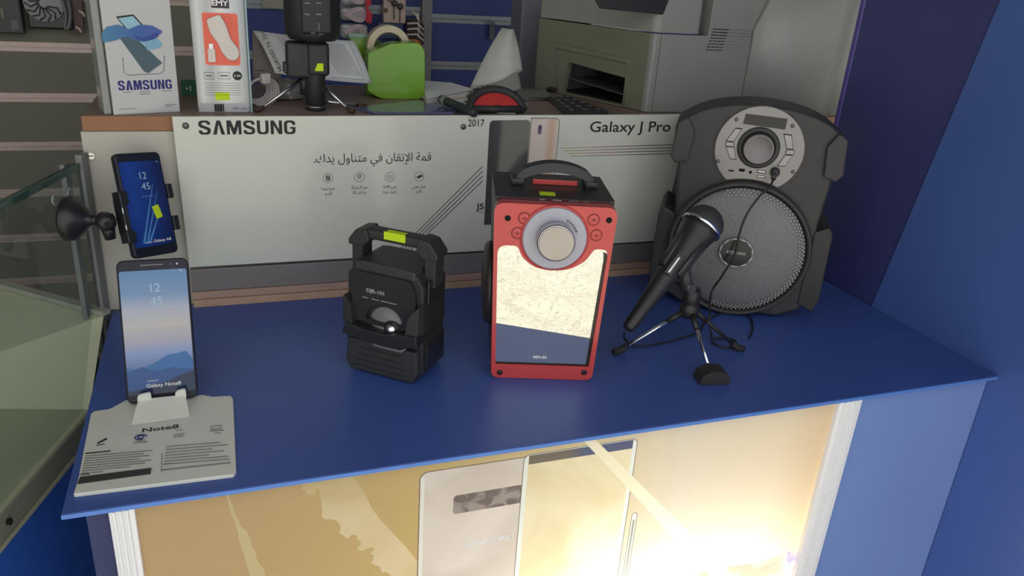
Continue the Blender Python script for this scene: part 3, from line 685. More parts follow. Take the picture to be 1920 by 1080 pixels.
# ---- curled booklet page
def sheet(name, label, cat, c4, yy, bow, m, lines=None, title=None, th=.0006, nu=14, nv=8, group=None):
    """c4: the corners in the photo (left top, right top, right bottom, left bottom), yy their distances"""
    P = [ony(x, y, Y) for (x, y), Y in zip(c4, yy)]
    def S_(u, v):
        p = P[0]*(1-u)*(1-v)+P[1]*u*(1-v)+P[2]*u*v+P[3]*(1-u)*v
        return p+Vector((0, -bow*sin(pi*u), bow*.3*sin(pi*v)))
    B = MB(); vs = [S_(i/nu, j/nv) for j in range(nv+1) for i in range(nu+1)]
    n0 = len(vs); vs += [v+Vector((0, th, 0)) for v in vs]; fs = []
    for j in range(nv):
        for i in range(nu):
            a = j*(nu+1)+i; f = [a, a+1, a+nu+2, a+nu+1]; fs += [f, [n0+q for q in f[::-1]]]
    for i in range(nu): fs += [[i, i+1, n0+i+1, n0+i], [nv*(nu+1)+i, nv*(nu+1)+i+1, n0+nv*(nu+1)+i+1, n0+nv*(nu+1)+i]]
    for j in range(nv):
        a, b2 = j*(nu+1), (j+1)*(nu+1); fs += [[a, b2, n0+b2, n0+a], [a+nu, b2+nu, n0+b2+nu, n0+a+nu]]
    B.add(vs, fs, m, smooth=True)
    base = thing(name, label, cat, (P[3]+P[2])/2, group=group, world=True)
    B.build('page', base)
    if lines:
        B = MB()
        for u0, u1, v0, v1, r in lines:
            pts = [S_(u0+(u1-u0)*k/8, v0+(v1-v0)*k/8)+Vector((0, -.0006, 0)) for k in range(9)]
            B.tube(pts, r, INK if r > .0007 else INKG, 4)
        B.build('printed_lines', base)
    return base, S_
ln = [(.60+.03*k, .66+.03*k, .12, .86, .00035) for k in range(9)]+[(.93, .93, .06, .90, .0003), (.56, .93, .93, .93, .0003), (.20, .26, .12, .6, .0003), (.24, .30, .12, .6, .0003)]
bk_, S_ = sheet('curled_booklet', 'open white booklet page curling up behind the tripod microphone', 'booklet', ((474, 57), (664, 77), (697, 157), (516, 137)), (1.185, 1.215, 1.195, 1.160), .014, PAPER, ln)
B = MB(); q = S_(.085, .46)+Vector((0, -.012, 0)); B.text('HUAWEI Y6 2018', q.x, q.z, .0085, q.y, INK, width=.060, rot=radians(113))
B.build('lettering', bk_)
sheet('folded_leaflet', 'grey backed leaflet drooping left of the curled booklet', 'leaflet', ((473, 60), (479, 60), (530, 150), (474, 152)), (1.215, 1.215, 1.20, 1.20), .004, mat('leaflet_grey', S(170, 160, 156), .8), [(.2, .5, .78, .80, .0006), (.2, .5, .86, .88, .0006)])

# ---- bagged white cable coils
def coil(name, label, px, py, r, n, m, tilt=0., group=None, zz=ZD, ax=1.1):
    p = onz(px, py, zz); B = MB()
    for k in range(n):
        a = .55+.18*k
        B.tube([(r*(1-.06*k)*cos(t), .003*k-.004, r*.72+r*(1-.06*k)*sin(t)*.72) for t in [2*pi*j/24 for j in range(24)]], .0016, m, 6, closed=True)
    B.build('cable', t_ := thing(name, label, 'cable', p, tilt, group)); return t_
WC = mat('white_cable', S(205, 198, 196), .5)
t_ = coil('cable_coil', 'coiled white charging cable lying behind the tripod leg', 492, 197, .026, 6, WC, radians(35))
B = MB(); B.box((-.006, -.012, .030), (.008, -.004, .044), mat('plug_white', S(212, 204, 204), .4), .002); B.build('plug', t_)

def crumple(name, label, cat, c, size, m, seed=1, amp=.25, sub=4, sq=.8):
    random.seed(seed); bm = bmesh.new(); bmesh.ops.create_icosphere(bm, subdivisions=sub, radius=1)
    ds = [Vector([random.uniform(-1, 1) for _ in range(3)]).normalized() for _ in range(26)]
    for v in bm.verts:
        n = v.co.normalized(); k = max(n.dot(d) for d in ds); j = sorted(n.dot(d) for d in ds)[-2]
        f = .82+amp*(k-j)*3+.12*(k-.8)
        v.co = Vector((n.x*size[0]*f, n.y*size[1]*f, max(n.z, -.55)*size[2]*f))
    zmin = min(v.co.z for v in bm.verts)
    for v in bm.verts: v.co.z -= zmin
    B = MB(); B.bm(bm, m, None, False); o = B.build(name); o.location = c; return tag(o, label, cat)
BAG = mat('clear_grey_bag', S(150, 148, 146), .12, coat=.6, var=.1)
crumple('plastic_bag', 'crumpled clear bag of cable behind the tripod microphone', 'bag', onz(545, 192, ZD)+Vector((0, .03, 0)), (.030, .02, .020), BAG, 4)

# ---- green tape dispenser with a roll
p0 = onz(745, 186, ZD); TX, TY = p0.x, p0.y+.028
td = thing('tape_dispenser', 'lime green desk tape dispenser holding a roll of tape', 'tape dispenser', (TX, TY, ZD), 0)
LIME = mat('lime_plastic', S(116, 166, 38), .28, var=.02, coat=.3)
tl = lambda x, y, o=0.: (ony(x, y, TY+o).x-TX, ony(x, y, TY+o).z-ZD)
FB = -.028
pts = [tl(x, y, FB) for x, y in ((690, 150), (690, 100), (733, 82), (787, 80), (797, 96), (797, 186), (720, 186))]
pts[-1] = (pts[-1][0], 0); pts[-2] = (pts[-2][0], 0)
B = MB(); B.prism(rpoly([(pts[0][0]-.001, .012), pts[1], pts[2], pts[3], (pts[4][0], pts[4][1]), (pts[5][0], 0), (pts[6][0]-.006, 0)], [.004, .001, .004, .008, .004, .012, .012]), FB, .004, LIME, bev=.004, seg=3, smooth=False)
B.build('front_shell', td)
q = [tl(x, y, .05) for x, y in ((650, 65), (700, 65), (745, 120), (760, 178), (690, 178))]
B = MB(); B.prism(rpoly([q[0], q[1], q[2], (q[3][0], 0), (q[4][0], 0)], .003), .030, .055, LIME, bev=.002); B.box((pts[0][0]+.004, .004, 0), (pts[4][0]-.004, .032, .012), LIME, .002); B.build('rear_shell', td)
B = MB(); a, b_ = tl(652, 64, .032), tl(692, 70, .032); B.box((a[0], .026, b_[1]), (b_[0], .030, a[1]+.002), mat('cutter_grey', S(110, 130, 120), .3, metal=.5)); B.build('cutter', td)
c = tl(727, 89, .017); TAPE = mat('tape_cream', S(206, 192, 160), .35, var=.04); R0 = .0335
B = MB(); n = 48; ro, ri = R0, R0*.70
vs = [(c[0]+r*cos(2*pi*k/n), yy, c[1]+r*sin(2*pi*k/n)) for r, yy in ((ro, .006), (ro, .028), (ri, .028), (ri, .006)) for k in range(n)]
fs = [[a_*n+k, a_*n+(k+1) % n, ((a_+1) % 4)*n+(k+1) % n, ((a_+1) % 4)*n+k] for a_ in range(4) for k in range(n)]
B.add(vs, fs, TAPE); tr_ = B.build('tape_roll', td)
B = MB(); ro, ri = R0*.69, R0*.62
vs = [(c[0]+r*cos(2*pi*k/n), yy, c[1]+r*sin(2*pi*k/n)) for r, yy in ((ro, .007), (ro, .027), (ri, .027), (ri, .007)) for k in range(n)]
B.add(vs, fs, mat('tape_core', S(60, 50, 60), .6)); B.build('core', tr_)
B = MB(); B.lathe([(.030, -.006), (.034, 0), (.030, .006)], BLACK, T(pts[4][0]-.020, -.004+.05, .045) @ rotm('X', pi/2), 32); B.build('side_knob', td)

# ---- papers, pens and small things to the right
random.seed(11)
for k in range(7):
    c4 = [onz(x, y, ZD+.012-.0016*k) for x, y in ((792+random.uniform(-4, 4), 152+5*k), (838+random.uniform(0, 14), 156+5*k), (880+random.uniform(-10, 8), 168+4*k), (800, 186+1.5*k))]
    h = ZD+.012-.0016*k
    cx = sum((p.x for p in c4))/4; cy = sum((p.y for p in c4))/4
    B = MB(); vs = [Vector((p.x, p.y, 0)) for p in c4]; vs += [v+Vector((0, 0, .0011)) for v in vs]
    B.add([v-Vector((cx, cy, 0)) for v in vs], [[0, 1, 2, 3], [7, 6, 5, 4], [0, 1, 5, 4], [1, 2, 6, 5], [2, 3, 7, 6], [3, 0, 4, 7]], PAPER if k % 3 != 1 else mat('cream_paper', S(206, 190, 172), .8))
    o = B.build('paper_slip'); o.location = (cx, cy, h)
    tag(o, 'one of the loose paper slips piled right of the green dispenser', 'paper', 'paper slips beside the tape dispenser')
GP = mat('leaflet_pale', S(196, 196, 186), .7)
for c4, lb, m in ((((795, 205), (905, 178), (990, 195), (965, 214)), 'pale leaflet lying under the red and black headphone', GP), (((880, 168), (960, 172), (985, 186), (900, 196)), 'cream sheet lying flat below the hanging paper', mat('sheet_cream', S(190, 176, 160), .8))):
    P = [onz(x, y, ZD+.0006) for x, y in c4]; ctr_ = sum(P, Vector())/4; B = MB()
    vs = [p-ctr_ for p in P]; vs += [v+Vector((0, 0, .0008)) for v in vs]
    B.add(vs, [[0, 1, 2, 3], [7, 6, 5, 4], [0, 1, 5, 4], [1, 2, 6, 5], [2, 3, 7, 6], [3, 0, 4, 7]], m); o = B.build('flat_leaflet'); o.location = ctr_; tag(o, lb, 'leaflet')
P = [onz(x, y, ZD+.0005) for x, y in ((665, 205), (780, 192), (880, 200), (850, 214), (700, 214))]; c_ = sum(P, Vector())/5
B = MB(); B.add([p-c_ for p in P]+[p-c_+Vector((0, 0, .003)) for p in P], [[0, 1, 2, 3, 4], [9, 8, 7, 6, 5]]+[[k, (k+1) % 5, 5+(k+1) % 5, 5+k] for k in range(5)], mat('blue_grey_pouch', S(96, 100, 140), .2, coat=.5)); o = B.build('glossy_pouch'); o.location = c_; tag(o, 'glossy blue grey plastic pouch in front of the green dispenser', 'pouch')
a, b_ = onz(826, 186, ZD+.012), onz(890, 212, ZD+.008)
pn = thing('marker_pen', 'dark marker pen lying left of the red and black headphone', 'pen', a, world=True)
B = MB(); d = (b_-a).normalized(); B.lathe([(.0045, 0), (.0062, .001), (.0062, (b_-a).length), (.004, (b_-a).length+.002)], mat('pen_dark', S(48, 54, 56), .35), align(a, b_)); B.build('barrel', pn)
B = MB(); B.lathe([(.0072, 0), (.0072, .012)], mat('pen_grey', S(112, 122, 114), .4), align(a+d*.005, b_)); B.build('collar', pn)
# ---- headphone ear pad
c = onz(936, 215, ZD)
hp = thing('headphone', 'black headphone cup with a red lining propped at the front edge of the desk', 'headphone', (c.x, c.y+.016, ZD), 0)
rx, rz_ = .041, .026
tp_ = lambda t, k=1.: (rx*k*cos(t), .020*sin(t)*k-.006, .008+rz_*k*sin(t)-.003)
B = MB(); B.tube([tp_(pi*k/24) for k in range(25)], .0060, mat('pad_black', S(50, 48, 50), .6, bump=.4, bscale=300), 12); B.tube([(-rx, -.006, .006), (rx, -.006, .006)], .0055, mat('pad_black', S(50, 48, 50), .6), 12); B.build('ear_pad', hp)
B = MB(); vs = [(0, -.008, .013)]+[tp_(pi*k/24, .90) for k in range(25)]
B.add(vs, [[0, k+1, k+2] for k in range(24)], mat('lining_red', S(196, 52, 52), .7), smooth=True); B.add([Vector(v)+Vector((0, .003, -.001)) for v in vs], [[0, k+2, k+1] for k in range(24)], mat('lining_red', S(196, 52, 52), .7)); B.build('red_lining', hp, 'red fabric lining')
B = MB()
for k in range(8):
    t = radians(100+10*k); a_ = Vector(tp_(t, 1.08)); b_ = Vector(tp_(t, 1.22)); B.cyl(a_, b_, .0016, BLACK)
B.build('ridges', hp)
# ---- two phones / cards near the printer
def slab(name, label, cat, c4, h, th, m, edge=None):
    P = [onz(x, y, ZD+h) for x, y in c4]; c_ = sum(P, Vector())/4; t = thing(name, label, cat, c_, world=True)
    B = MB(); vs = P+[p+Vector((0, 0, th)) for p in P]; B.add(vs, [[0, 1, 2, 3], [0, 1, 5, 4], [1, 2, 6, 5], [2, 3, 7, 6], [3, 0, 4, 7]], edge or m); B.add(vs, [[7, 6, 5, 4]], m); B.build('body', t); return t, P
slab('flat_phone', 'grey phone with a silver rim lying left of the printer', 'phone', ((968, 176), (1022, 172), (1034, 188), (978, 189)), .001, .005, mat('phone_grey', S(128, 128, 122), .3), SILVER)
t_, P = slab('keypad', 'flat black keypad lying in front of the printer slot', 'keypad', ((1028, 187), (1062, 184), (1140, 214), (1060, 216)), .001, .005, mat('keypad_black', S(54, 54, 54), .4))
B = MB()
for i in range(5):
    for j in range(3):
        u, v = (j+.5)/3, (i+.5)/5; q = P[0]*(1-u)*(1-v)+P[1]*u*(1-v)+P[2]*u*v+P[3]*(1-u)*v+Vector((0, 0, .006))
        B.box(q-Vector((.004, .004, .001)), q+Vector((.004, .004, .001)), mat('key_face', S(84, 84, 84), .4), .0005)
B.build('keys', t_)

# ================================================================== PRINTER
PG = mat('printer_grey', S(142, 142, 139), .4, var=.02); PO = mat('printer_olive', S(118, 118, 102), .42, var=.02); PD = mat('printer_dark', S(40, 40, 40), .6)
SEAM = mat('seam_dark', S(44, 44, 44), .8)
PX, PY = .634, 1.108
pr = thing('printer', 'large grey office printer standing on the desk behind the banner', 'printer', (PX+.13, PY+.1, ZD), world=True)
pxz = lambda x, y: ony(x, y, PY)
ZUP = Matrix(((1, 0, 0, 0), (0, 0, 1, 0), (0, 1, 0, 0), (0, 0, 0, 1)))
C0 = Vector((PX, PY, 0)); C1 = onz(1012, 33, pxz(1225, 62).z); C1.z = 0; FWD = (C0-C1).length; fyaw = atan2(C0.y-C1.y, C0.x-C1.x)
PF = Frame(C1.xy, fyaw); MP = T(C1) @ rotm('Z', fyaw); pf = lambda x, y: PF.uz(x, y)
ztop = pxz(1225, 62).z
s0, s1 = pf(1066, 116), pf(1172, 146)
u0, u1 = pf(1052, 200)[0], s1[0]
slot = [(u0, ZD+.004), (u1, ZD+.004), (u1, s1[1]), (s0[0], s0[1])]
B = MB(MP); B.prism([(0, ZD+.001), (FWD-.009, ZD+.001), (FWD-.009, ztop-.001), (0, ztop-.001)], 0, .010, PO, holes=[slot]); B.build('slanted_shell', pr)
back = MP @ Vector((0, .10, 0))
B = MB()
B.prism(rpoly([(C0.x-.009*cos(fyaw), C0.y-.009*sin(fyaw)), (C0.x, C0.y), (.938, PY), (.938, PY+.012), (C0.x+.004, PY+.012)], [0, .010, 0, 0, 0], 8), ZD+.001, ztop-.001, PG, ZUP)
B.box((.926, PY+.013, ZD+.001), (.938, 1.335, ztop-.001), PG); B.build('front_shell', pr)
B = MB(); B.prism([(C1.x, C1.y), (C1.x+.006, C1.y+.008), (C1.x+.10, 1.338), (C1.x+.088, 1.338)], ZD+.001, ztop-.001, PG, ZUP); B.build('side_shell', pr)
B = MB(MP)
B.box((u0-.02, .110, ZD+.002), (u1+.02, .116, s0[1]+.012), PD); B.box((u0-.026, .011, ZD+.002), (u0-.020, .116, s0[1]+.012), mat('tray_side', S(112, 112, 116), .5)); B.box((u1+.006, .011, ZD+.002), (u1+.012, .110, s0[1]+.012), PD)
B.box((u0-.019, .011, ZD+.0015), (u1+.005, .109, ZD+.004), PD); B.box((u0-.02, .011, s0[1]+.013), (u1+.012, .116, s0[1]+.017), PD); B.build('tray_well', pr)
q0, q1 = pf(1068, 146), pf(1166, 176)
B = MB(MP); B.add([(q0[0]-.004, .004, q0[1]), (q1[0]-.002, .004, q1[1]), (q1[0]-.002, .004, q1[1]-.0025), (q0[0]-.004, .004, q0[1]-.0025), (q0[0]-.004, .07, q0[1]), (q1[0]-.002, .07, q1[1]), (q1[0]-.002, .07, q1[1]-.0025), (q0[0]-.004, .07, q0[1]-.0025)], [[0, 1, 2, 3], [4, 7, 6, 5], [0, 4, 5, 1], [3, 2, 6, 7], [0, 3, 7, 4], [1, 5, 6, 2]], mat('tray_flap', S(70, 70, 72), .4)); B.build('tray_flap', pr)
h = [pf(1043, 80), pf(1178, 110), pf(1178, 119), pf(1043, 90)]
B = MB(MP); B.prism(h, -.0035, .001, PO, bev=.0015); B.build('slot_hood', pr)
B = MB(MP); B.tube([(u0-.012, -.0002, ZD+.003), (h[0][0]+.003, -.0002, h[0][1]-.006)], .0012, mat('seam_soft', S(110, 110, 98), .7), 6); B.tube([(u1+.004, -.0002, ZD+.003), (h[1][0]-.001, -.0002, h[1][1]-.006)], .0012, mat('seam_soft', S(110, 110, 98), .7), 6); B.build('slot_rim', pr)
B = MB(MP); q = pf(1038, 168); B.tube([(q[0]-.008, -.008, ZD+.004), (q[0]-.004, -.010, q[1]), (q[0]+.004, -.010, q[1]+.003), (q[0]+.012, -.008, ZD+.006)], .0035, PD, 8, smooth_pts=4); B.build('latch', pr)
lid0 = ztop+.0012; LZ = .60; lx = pxz(1310, 60).x
B = MB(); B.prism(rpoly([(C1.x+.088, 1.335), (C1.x, C1.y), (C0.x, C0.y), (lx, PY), (lx+.018, PY+.03), (.938, PY+.03), (.938, 1.335)], [0, .004, .011, .006, .004, 0, 0], 8), lid0, lid0+.062, PG, ZUP)
B.build('lid', pr)
B = MB(); B.box((pxz(1330, 60).x, PY+.001, ztop-.002), (.938, PY+.03, lid0+.10), PG, .001); B.build('side_tower', pr)
zp = pxz(1200, 17).z
B = MB(); B.prism([(pxz(1130, 10).x-.004, lid0+.030), (pxz(1242, 26).x, lid0+.026), (pxz(1256, 0).x, lid0+.058), (pxz(1100, 0).x, lid0+.058)], PY-.003, PY+.001, mat('panel_black', S(34, 34, 35), .35), bev=.001)
B.build('control_panel', pr)
q = [pxz(1214, 64), pxz(1199, 214)]
B = MB(); B.box((C0.x+.0105, PY-.0004, ZD+.002), (C0.x+.0111, PY+.0005, ztop-.002), SEAM); B.build('seam', pr)
B = MB()
for k in range(8):
    z = pxz(1350, 55+5.6*k).z; x = pxz(1337-1.1*k, 55).x
    for j in range(4): B.box((x+.0075*j, PY-.0003, z-.0006), (x+.0065+.0075*j, PY+.0002, z+.0006), HOLE)
    B.box((x+.031, PY-.0003, z-.0003), (x+.075, PY+.0002, z+.0003), mat('vent_line', S(124, 124, 120), .5))  # thin darker lines running on from the vent slots
B.build('vent', pr)
# rounded grey hood standing right of it
hx0 = ony(1405, 187, 1.085).x; rz = ony(1432, 50, 1.085).z
hd = thing('curved_hood', 'smooth grey hood with a rounded top corner standing at the right of the printer', 'machine hood', (hx0+.06, 1.09, ZD), world=True)
B = MB(); N = 16; x0, x1 = hx0, 1.10; HD = mat('hood_grey', S(158, 158, 154), .35, var=.02)
prof = [(x0+(x1-x0)*k/N, 1.103-.026*sin(pi*.5*min(1, k/N*1.5))**.9+(.012*max(0, (k/N-.82)/.18)**2)) for k in range(N+1)]
R_ = .055; top = rz+R_*.9
rows = []
for k, (x, y) in enumerate(prof):
    dx = x-x0; zt_ = top+.25*dx-.0 if dx > R_ else top-R_+math.sqrt(max(0, R_**2-(R_-dx)**2))+.25*dx
    rows.append((x, y, zt_))
vs = []; 
for x, y, z in rows: vs += [(x, y, ZD+.0005), (x, y, z), (x, 1.106, z), (x, 1.106, ZD+.0005)]
fs = []
for k in range(N):
    a, b2 = 4*k, 4*k+4; fs += [[a, b2, b2+1, a+1], [a+1, b2+1, b2+2, a+2], [a+2, b2+2, b2+3, a+3], [a+3, b2+3, b2, a]]
fs += [[0, 1, 2, 3], [4*N+3, 4*N+2, 4*N+1, 4*N]]
B.add(vs, fs, HD, smooth=[i % 4 == 0 for i in range(4*N)]+[False, False]); B.build('shell', hd)
q = ony(1461, 129, 1.082); ys = min(prof, key=lambda t: abs(t[0]-q.x))[1]; MB().lathe([(.0022, 0), (.0018, .0006)], HOLE, T(q.x, ys+.0003, q.z) @ rotm('X', pi/2), 16).build('screw_hole', hd)

# ================================================================== GOODS HANGING ON THE SLATWALL
yh = YW-.012
def hang(name, label, cat, box4, th=.012, group=None):
    p = [ony(x, y, yh) for x, y in box4]; t = thing(name, label, cat, ((p[0].x+p[1].x)/2, yh, min(q.z for q in p)), world=True, group=group); return t, p
A_, p = hang('black_gadget_pack', 'dark boxed gadget hanging at the top left corner of the grey slatwall', 'package', ((0, 0), (40, 0), (40, 62), (0, 62)))
B = MB(); B.box((p[0].x-.05, yh-.02, p[2].z), (p[1].x, yh, p[0].z+.12), BLACK, .003); B.build('box', A_)
B = MB(); a, b_ = ony(20, 38, yh-.0205), ony(36, 55, yh-.0205); B.box((a.x, yh-.0215, b_.z), (b_.x, yh-.0205, a.z), mat('label_grey2', S(92, 94, 96), .5)); a, b_ = ony(0, 16, yh-.0205), ony(9, 34, yh-.0205); B.box((a.x, yh-.0215, b_.z), (b_.x, yh-.0205, a.z), mat('label_olive', S(104, 108, 92), .5)); B.build('printed_label', A_)
A_, p = hang('headset_pack', 'blister pack with a black headset and scribbled grey print on the grey slatwall', 'package', ((50, 0), (140, 0), (130, 52), (56, 52)))
B = MB(); B.box((p[3].x, yh-.012, ony(90, 54, yh).z), (p[2].x+.01, yh, p[0].z+.12), mat('blister_black', S(34, 34, 36), .3), .004); B.build('blister', A_)
B = MB(); q = ony(82, 6, yh-.013); B.lathe([(.036, 0), (.034, .002), (.001, .003)], mat('print_scribble', S(150, 150, 150), .6), T(q) @ rotm('X', pi/2), 28)
for k in range(9): t = 2.2+k*.42; B.tube([(q.x+.008*cos(t), yh-.017, q.z+.008*sin(t)), (q.x+.024*cos(t+.4), yh-.017, q.z+.024*sin(t+.4)), (q.x+.033*cos(t+.1), yh-.0165, q.z+.033*sin(t+.1))], .0016, BLACK, 5)
B.build('printed_picture', A_)
B = MB(); B.tube([ony(x, y, yh-.014) for x, y in ((112, -10), (120, 10), (124, 30), (122, 50), (128, 52), (132, 30), (128, 0))], .0035, mat('grey_blister', S(96, 98, 98), .3), 8, smooth_pts=4); B.build('clear_edge', A_)
BRN = mat('brown_backing', S(84, 64, 60), .6); 
for pts_, lb in ((((52, 0), (60, 0), (64, 46), (54, 46)), 'left'), (((146, 0), (160, 0), (158, 60), (132, 62)), 'right')):
    A_, p = hang('brown_backing_card', f'brown card with bright fixings hanging just {lb} of the headset pack', 'card', pts_)
    B = MB(); B.prism([(q.x, q.z) for q in (p[3], p[2], p[1]+Vector((0, 0, .08)), p[0]+Vector((0, 0, .08)))], yh-.008, yh-.002, BRN); B.build('card', A_)
    B = MB()
    for x, y in (((55, 20), (57, 40)) if lb == 'left' else ((148, 20), (142, 50))): q = ony(x, y, yh-.009); B.tube([q, q+Vector((.006, 0, -.004)), q+Vector((.009, 0, -.011))], .0024, mat('fixing_cream', S(200, 186, 172), .3), 6)
    B.build('fixing', A_)
# bagged white cables
CLB = mat('clear_pack', S(150, 148, 150), .15, coat=.6, var=.12, scale=60)
for k, (y0_, y1_) in enumerate(((-30, 10), (10, 38), (40, 72))):
    A_, p = hang('cable_pack', ('topmost', 'middle', 'lowest')[k]+' of the clear packs of white cable hanging right of the tripod microphone', 'package', ((636, y0_), (686, y0_), (686, y1_), (636, y1_)), group='clear cable packs on the slatwall')
    B = MB(); B.box((p[3].x, yh-.03, p[3].z+.002), (p[2].x, yh-.004, p[0].z-.002), CLB, .008, 3); B.build('pouch', A_)
    B = MB(); cx, cz = (p[3].x+p[2].x)/2, (p[3].z+p[0].z)/2
    for j in range(4): B.tube([(cx+(.024-.004*j)*cos(t), yh-.0315, cz+(.013-.0025*j)*sin(t)+.004*sin(2*t)) for t in [2*pi*i/20 for i in range(20)]], .0018, mat('cable_rose_white', S(196, 176, 180), .5), 6, closed=True)
    B.build('cable', A_)
RED = mat('tag_red', S(190, 26, 50), .5)
A_, p = hang('red_tag', 'crimson tag hanging beside the clear cable packs', 'tag', ((678, -10), (694, -10), (692, 42), (680, 42)))
B = MB(); B.prism([(ony(x, y, yh).x, ony(x, y, yh).z) for x, y in ((676, -20), (692, -20), (690, 8), (684, 12), (693, 26), (690, 42), (680, 38), (682, 16))], yh-.036, yh-.032, RED); B.build('card', A_)
A_, p = hang('earphone_carton', 'beige earphone carton with dark earbuds printed on it on the blue slatwall', 'package', ((718, 0), (757, 0), (757, 41), (716, 41)))
B = MB(); B.box((p[3].x, yh-.02, p[3].z), (p[2].x, yh-.001, p[0].z+.12), mat('carton_beige', S(178, 156, 144), .5), .002); B.box((p[3].x+.048, yh-.0206, p[3].z), (p[2].x-.002, yh-.0199, p[0].z+.12), mat('carton_rose', S(186, 160, 164), .5)); B.build('box', A_)
B = MB()
for x, y in ((739, 6), (750, 12)): q = ony(x, y, yh-.022); B.lathe([(.006, 0), (.007, .003), (.003, .006)], BLACK, T(q) @ rotm('X', pi/2), 16); B.tube([q, q+Vector((0, 0, -.034))], .0012, BLACK, 5)
q = ony(739, 6, yh-.022); B.tube([q, ony(722, -3, yh-.022)], .0013, BLACK, 5)
a, b_ = ony(719, 15, yh-.0205), ony(727, 24, yh-.0205); B.box((a.x, yh-.021, b_.z), (b_.x, yh-.0203, a.z), mat('logo_brown', S(92, 72, 66), .5)); B.build('printed_picture', A_)
A_, p = hang('striped_cable_bundle', 'bundle of striped and white cables hanging right of the beige earphone carton', 'cable bundle', ((757, 20), (788, 20), (786, 80), (758, 80)))
B = MB(); BW_ = (mat('cable_black', S(40, 36, 38), .5), mat('cable_white2', S(186, 180, 170), .5))
B.box((p[3].x+.002, yh-.018, ony(770, 82, yh).z), (p[3].x+.040, yh-.002, ony(770, 34, yh).z), mat('cable_brown', S(96, 66, 60), .6), .006)
for k in range(7): z = ony(770, 38+5.2*k, yh).z; B.tube([(p[3].x+.002, yh-.0195, z), (p[3].x+.024, yh-.0205, z+.002), (p[3].x+.040, yh-.018, z-.012)], .0026, BW_[k % 2], 6)
B.box((p[3].x+.004, yh-.019, ony(770, 80, yh).z), (p[3].x+.036, yh-.0165, ony(770, 72, yh).z), mat('pack_orange', S(170, 96, 40), .5)); B.build('cable', A_)
B = MB()
for k in range(3): B.tube([ony(772+5*k, 22+2*k, yh-.02), ony(784, 28+6*k, yh-.02), ony(786-k, 60+6*k, yh-.02)], .0024, mat('cable_cream', S(188, 186, 168), .5), 6)
B.build('plug', A_)
A_, p = hang('navy_carton', 'small navy carton hanging under the beige earphone carton', 'package', ((706, 40), (753, 40), (753, 62), (706, 62)))
B = MB(); B.box((p[3].x, yh-.016, p[3].z-.01), (p[2].x, yh-.002, p[0].z), mat('carton_navy', S(36, 56, 92), .4), .002); B.build('box', A_)
A_, p = hang('price_strip', 'pale price strip clipped to the slatwall rail above the booklet', 'price strip', ((492, -8), (536, -8), (536, 14), (492, 14)))
MB().box((p[3].x, yh-.004, p[3].z), (p[2].x, yh-.001, p[0].z), mat('strip_cream', S(150, 148, 132), .6)).build('strip', A_)
# hook with a torn sheet hanging from it
q0 = ony(922, 45, YW-.004); q1 = ony(970, 50, YW-.03)
A_ = thing('wall_hook', 'metal slatwall hook near the printer', 'hook', q0, world=True)
B = MB(); B.box(q0+Vector((-.006, -.006, -.035)), q0+Vector((.006, -.001, .006)), mat('hook_zinc', S(120, 122, 124), .3, metal=.6), .001); B.tube([q0+Vector((0, -.004, -.002)), ony(945, 52, YW-.05), ony(972, 52, YW-.07), ony(975, 58, YW-.07)], .0018, mat('hook_zinc', S(120, 122, 124), .3, metal=.6), 8); B.build('wire', A_)
sheet('hanging_paper', 'white torn sheet hanging from the hook beside the printer', 'paper', ((941, 52), (963, 54), (980, 132), (880, 168)), (1.36, 1.36, 1.30, 1.30), .02, mat('paper_offwhite', S(206, 206, 198), .8), group=None)  # off-white, a little darker than the other white paper
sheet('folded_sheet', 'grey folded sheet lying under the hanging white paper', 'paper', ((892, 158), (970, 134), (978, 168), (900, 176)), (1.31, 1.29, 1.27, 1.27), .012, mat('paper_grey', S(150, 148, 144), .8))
# grey upright post behind the printer
xa, xb = ony(976, 60, 1.44).x, ony(1012, 60, 1.44).x
struct(MB().box((xa, 1.44, -.94), (xb+.05, 1.50, 1.2), mat('grey_column', S(118, 116, 128), .5), .003).build('trim_3'))
# ================================================================== THINGS ON THE COUNTER
def basis(o, x, z):
    x = Vector(x).normalized(); z = Vector(z).normalized(); y = z.cross(x); M = Matrix.Identity(4)
    for i in range(3): M[i][0] = x[i]; M[i][1] = y[i]; M[i][2] = z[i]; M[i][3] = o[i]
    return M
PHB = mat('phone_body', S(38, 40, 52), .3, spec=.3, var=.02)
def phone(name, label, M, W, L, th, r, screen_m, sx=.003, st=.012, sb=.011):
    t = thing(name, label, 'phone', (0, 0, 0), M=M)
    B = MB(); B.prism(rrect(-W/2, W/2, 0, L, r), 0, th, PHB, bev=.0022, seg=3); B.build('body', t)
    B = MB(); B.flat(rrect(-W/2+sx, W/2-sx, sb, L-st, .0025), -.0001, screen_m, th=.0003); sc = B.build('screen', t); return t, sc
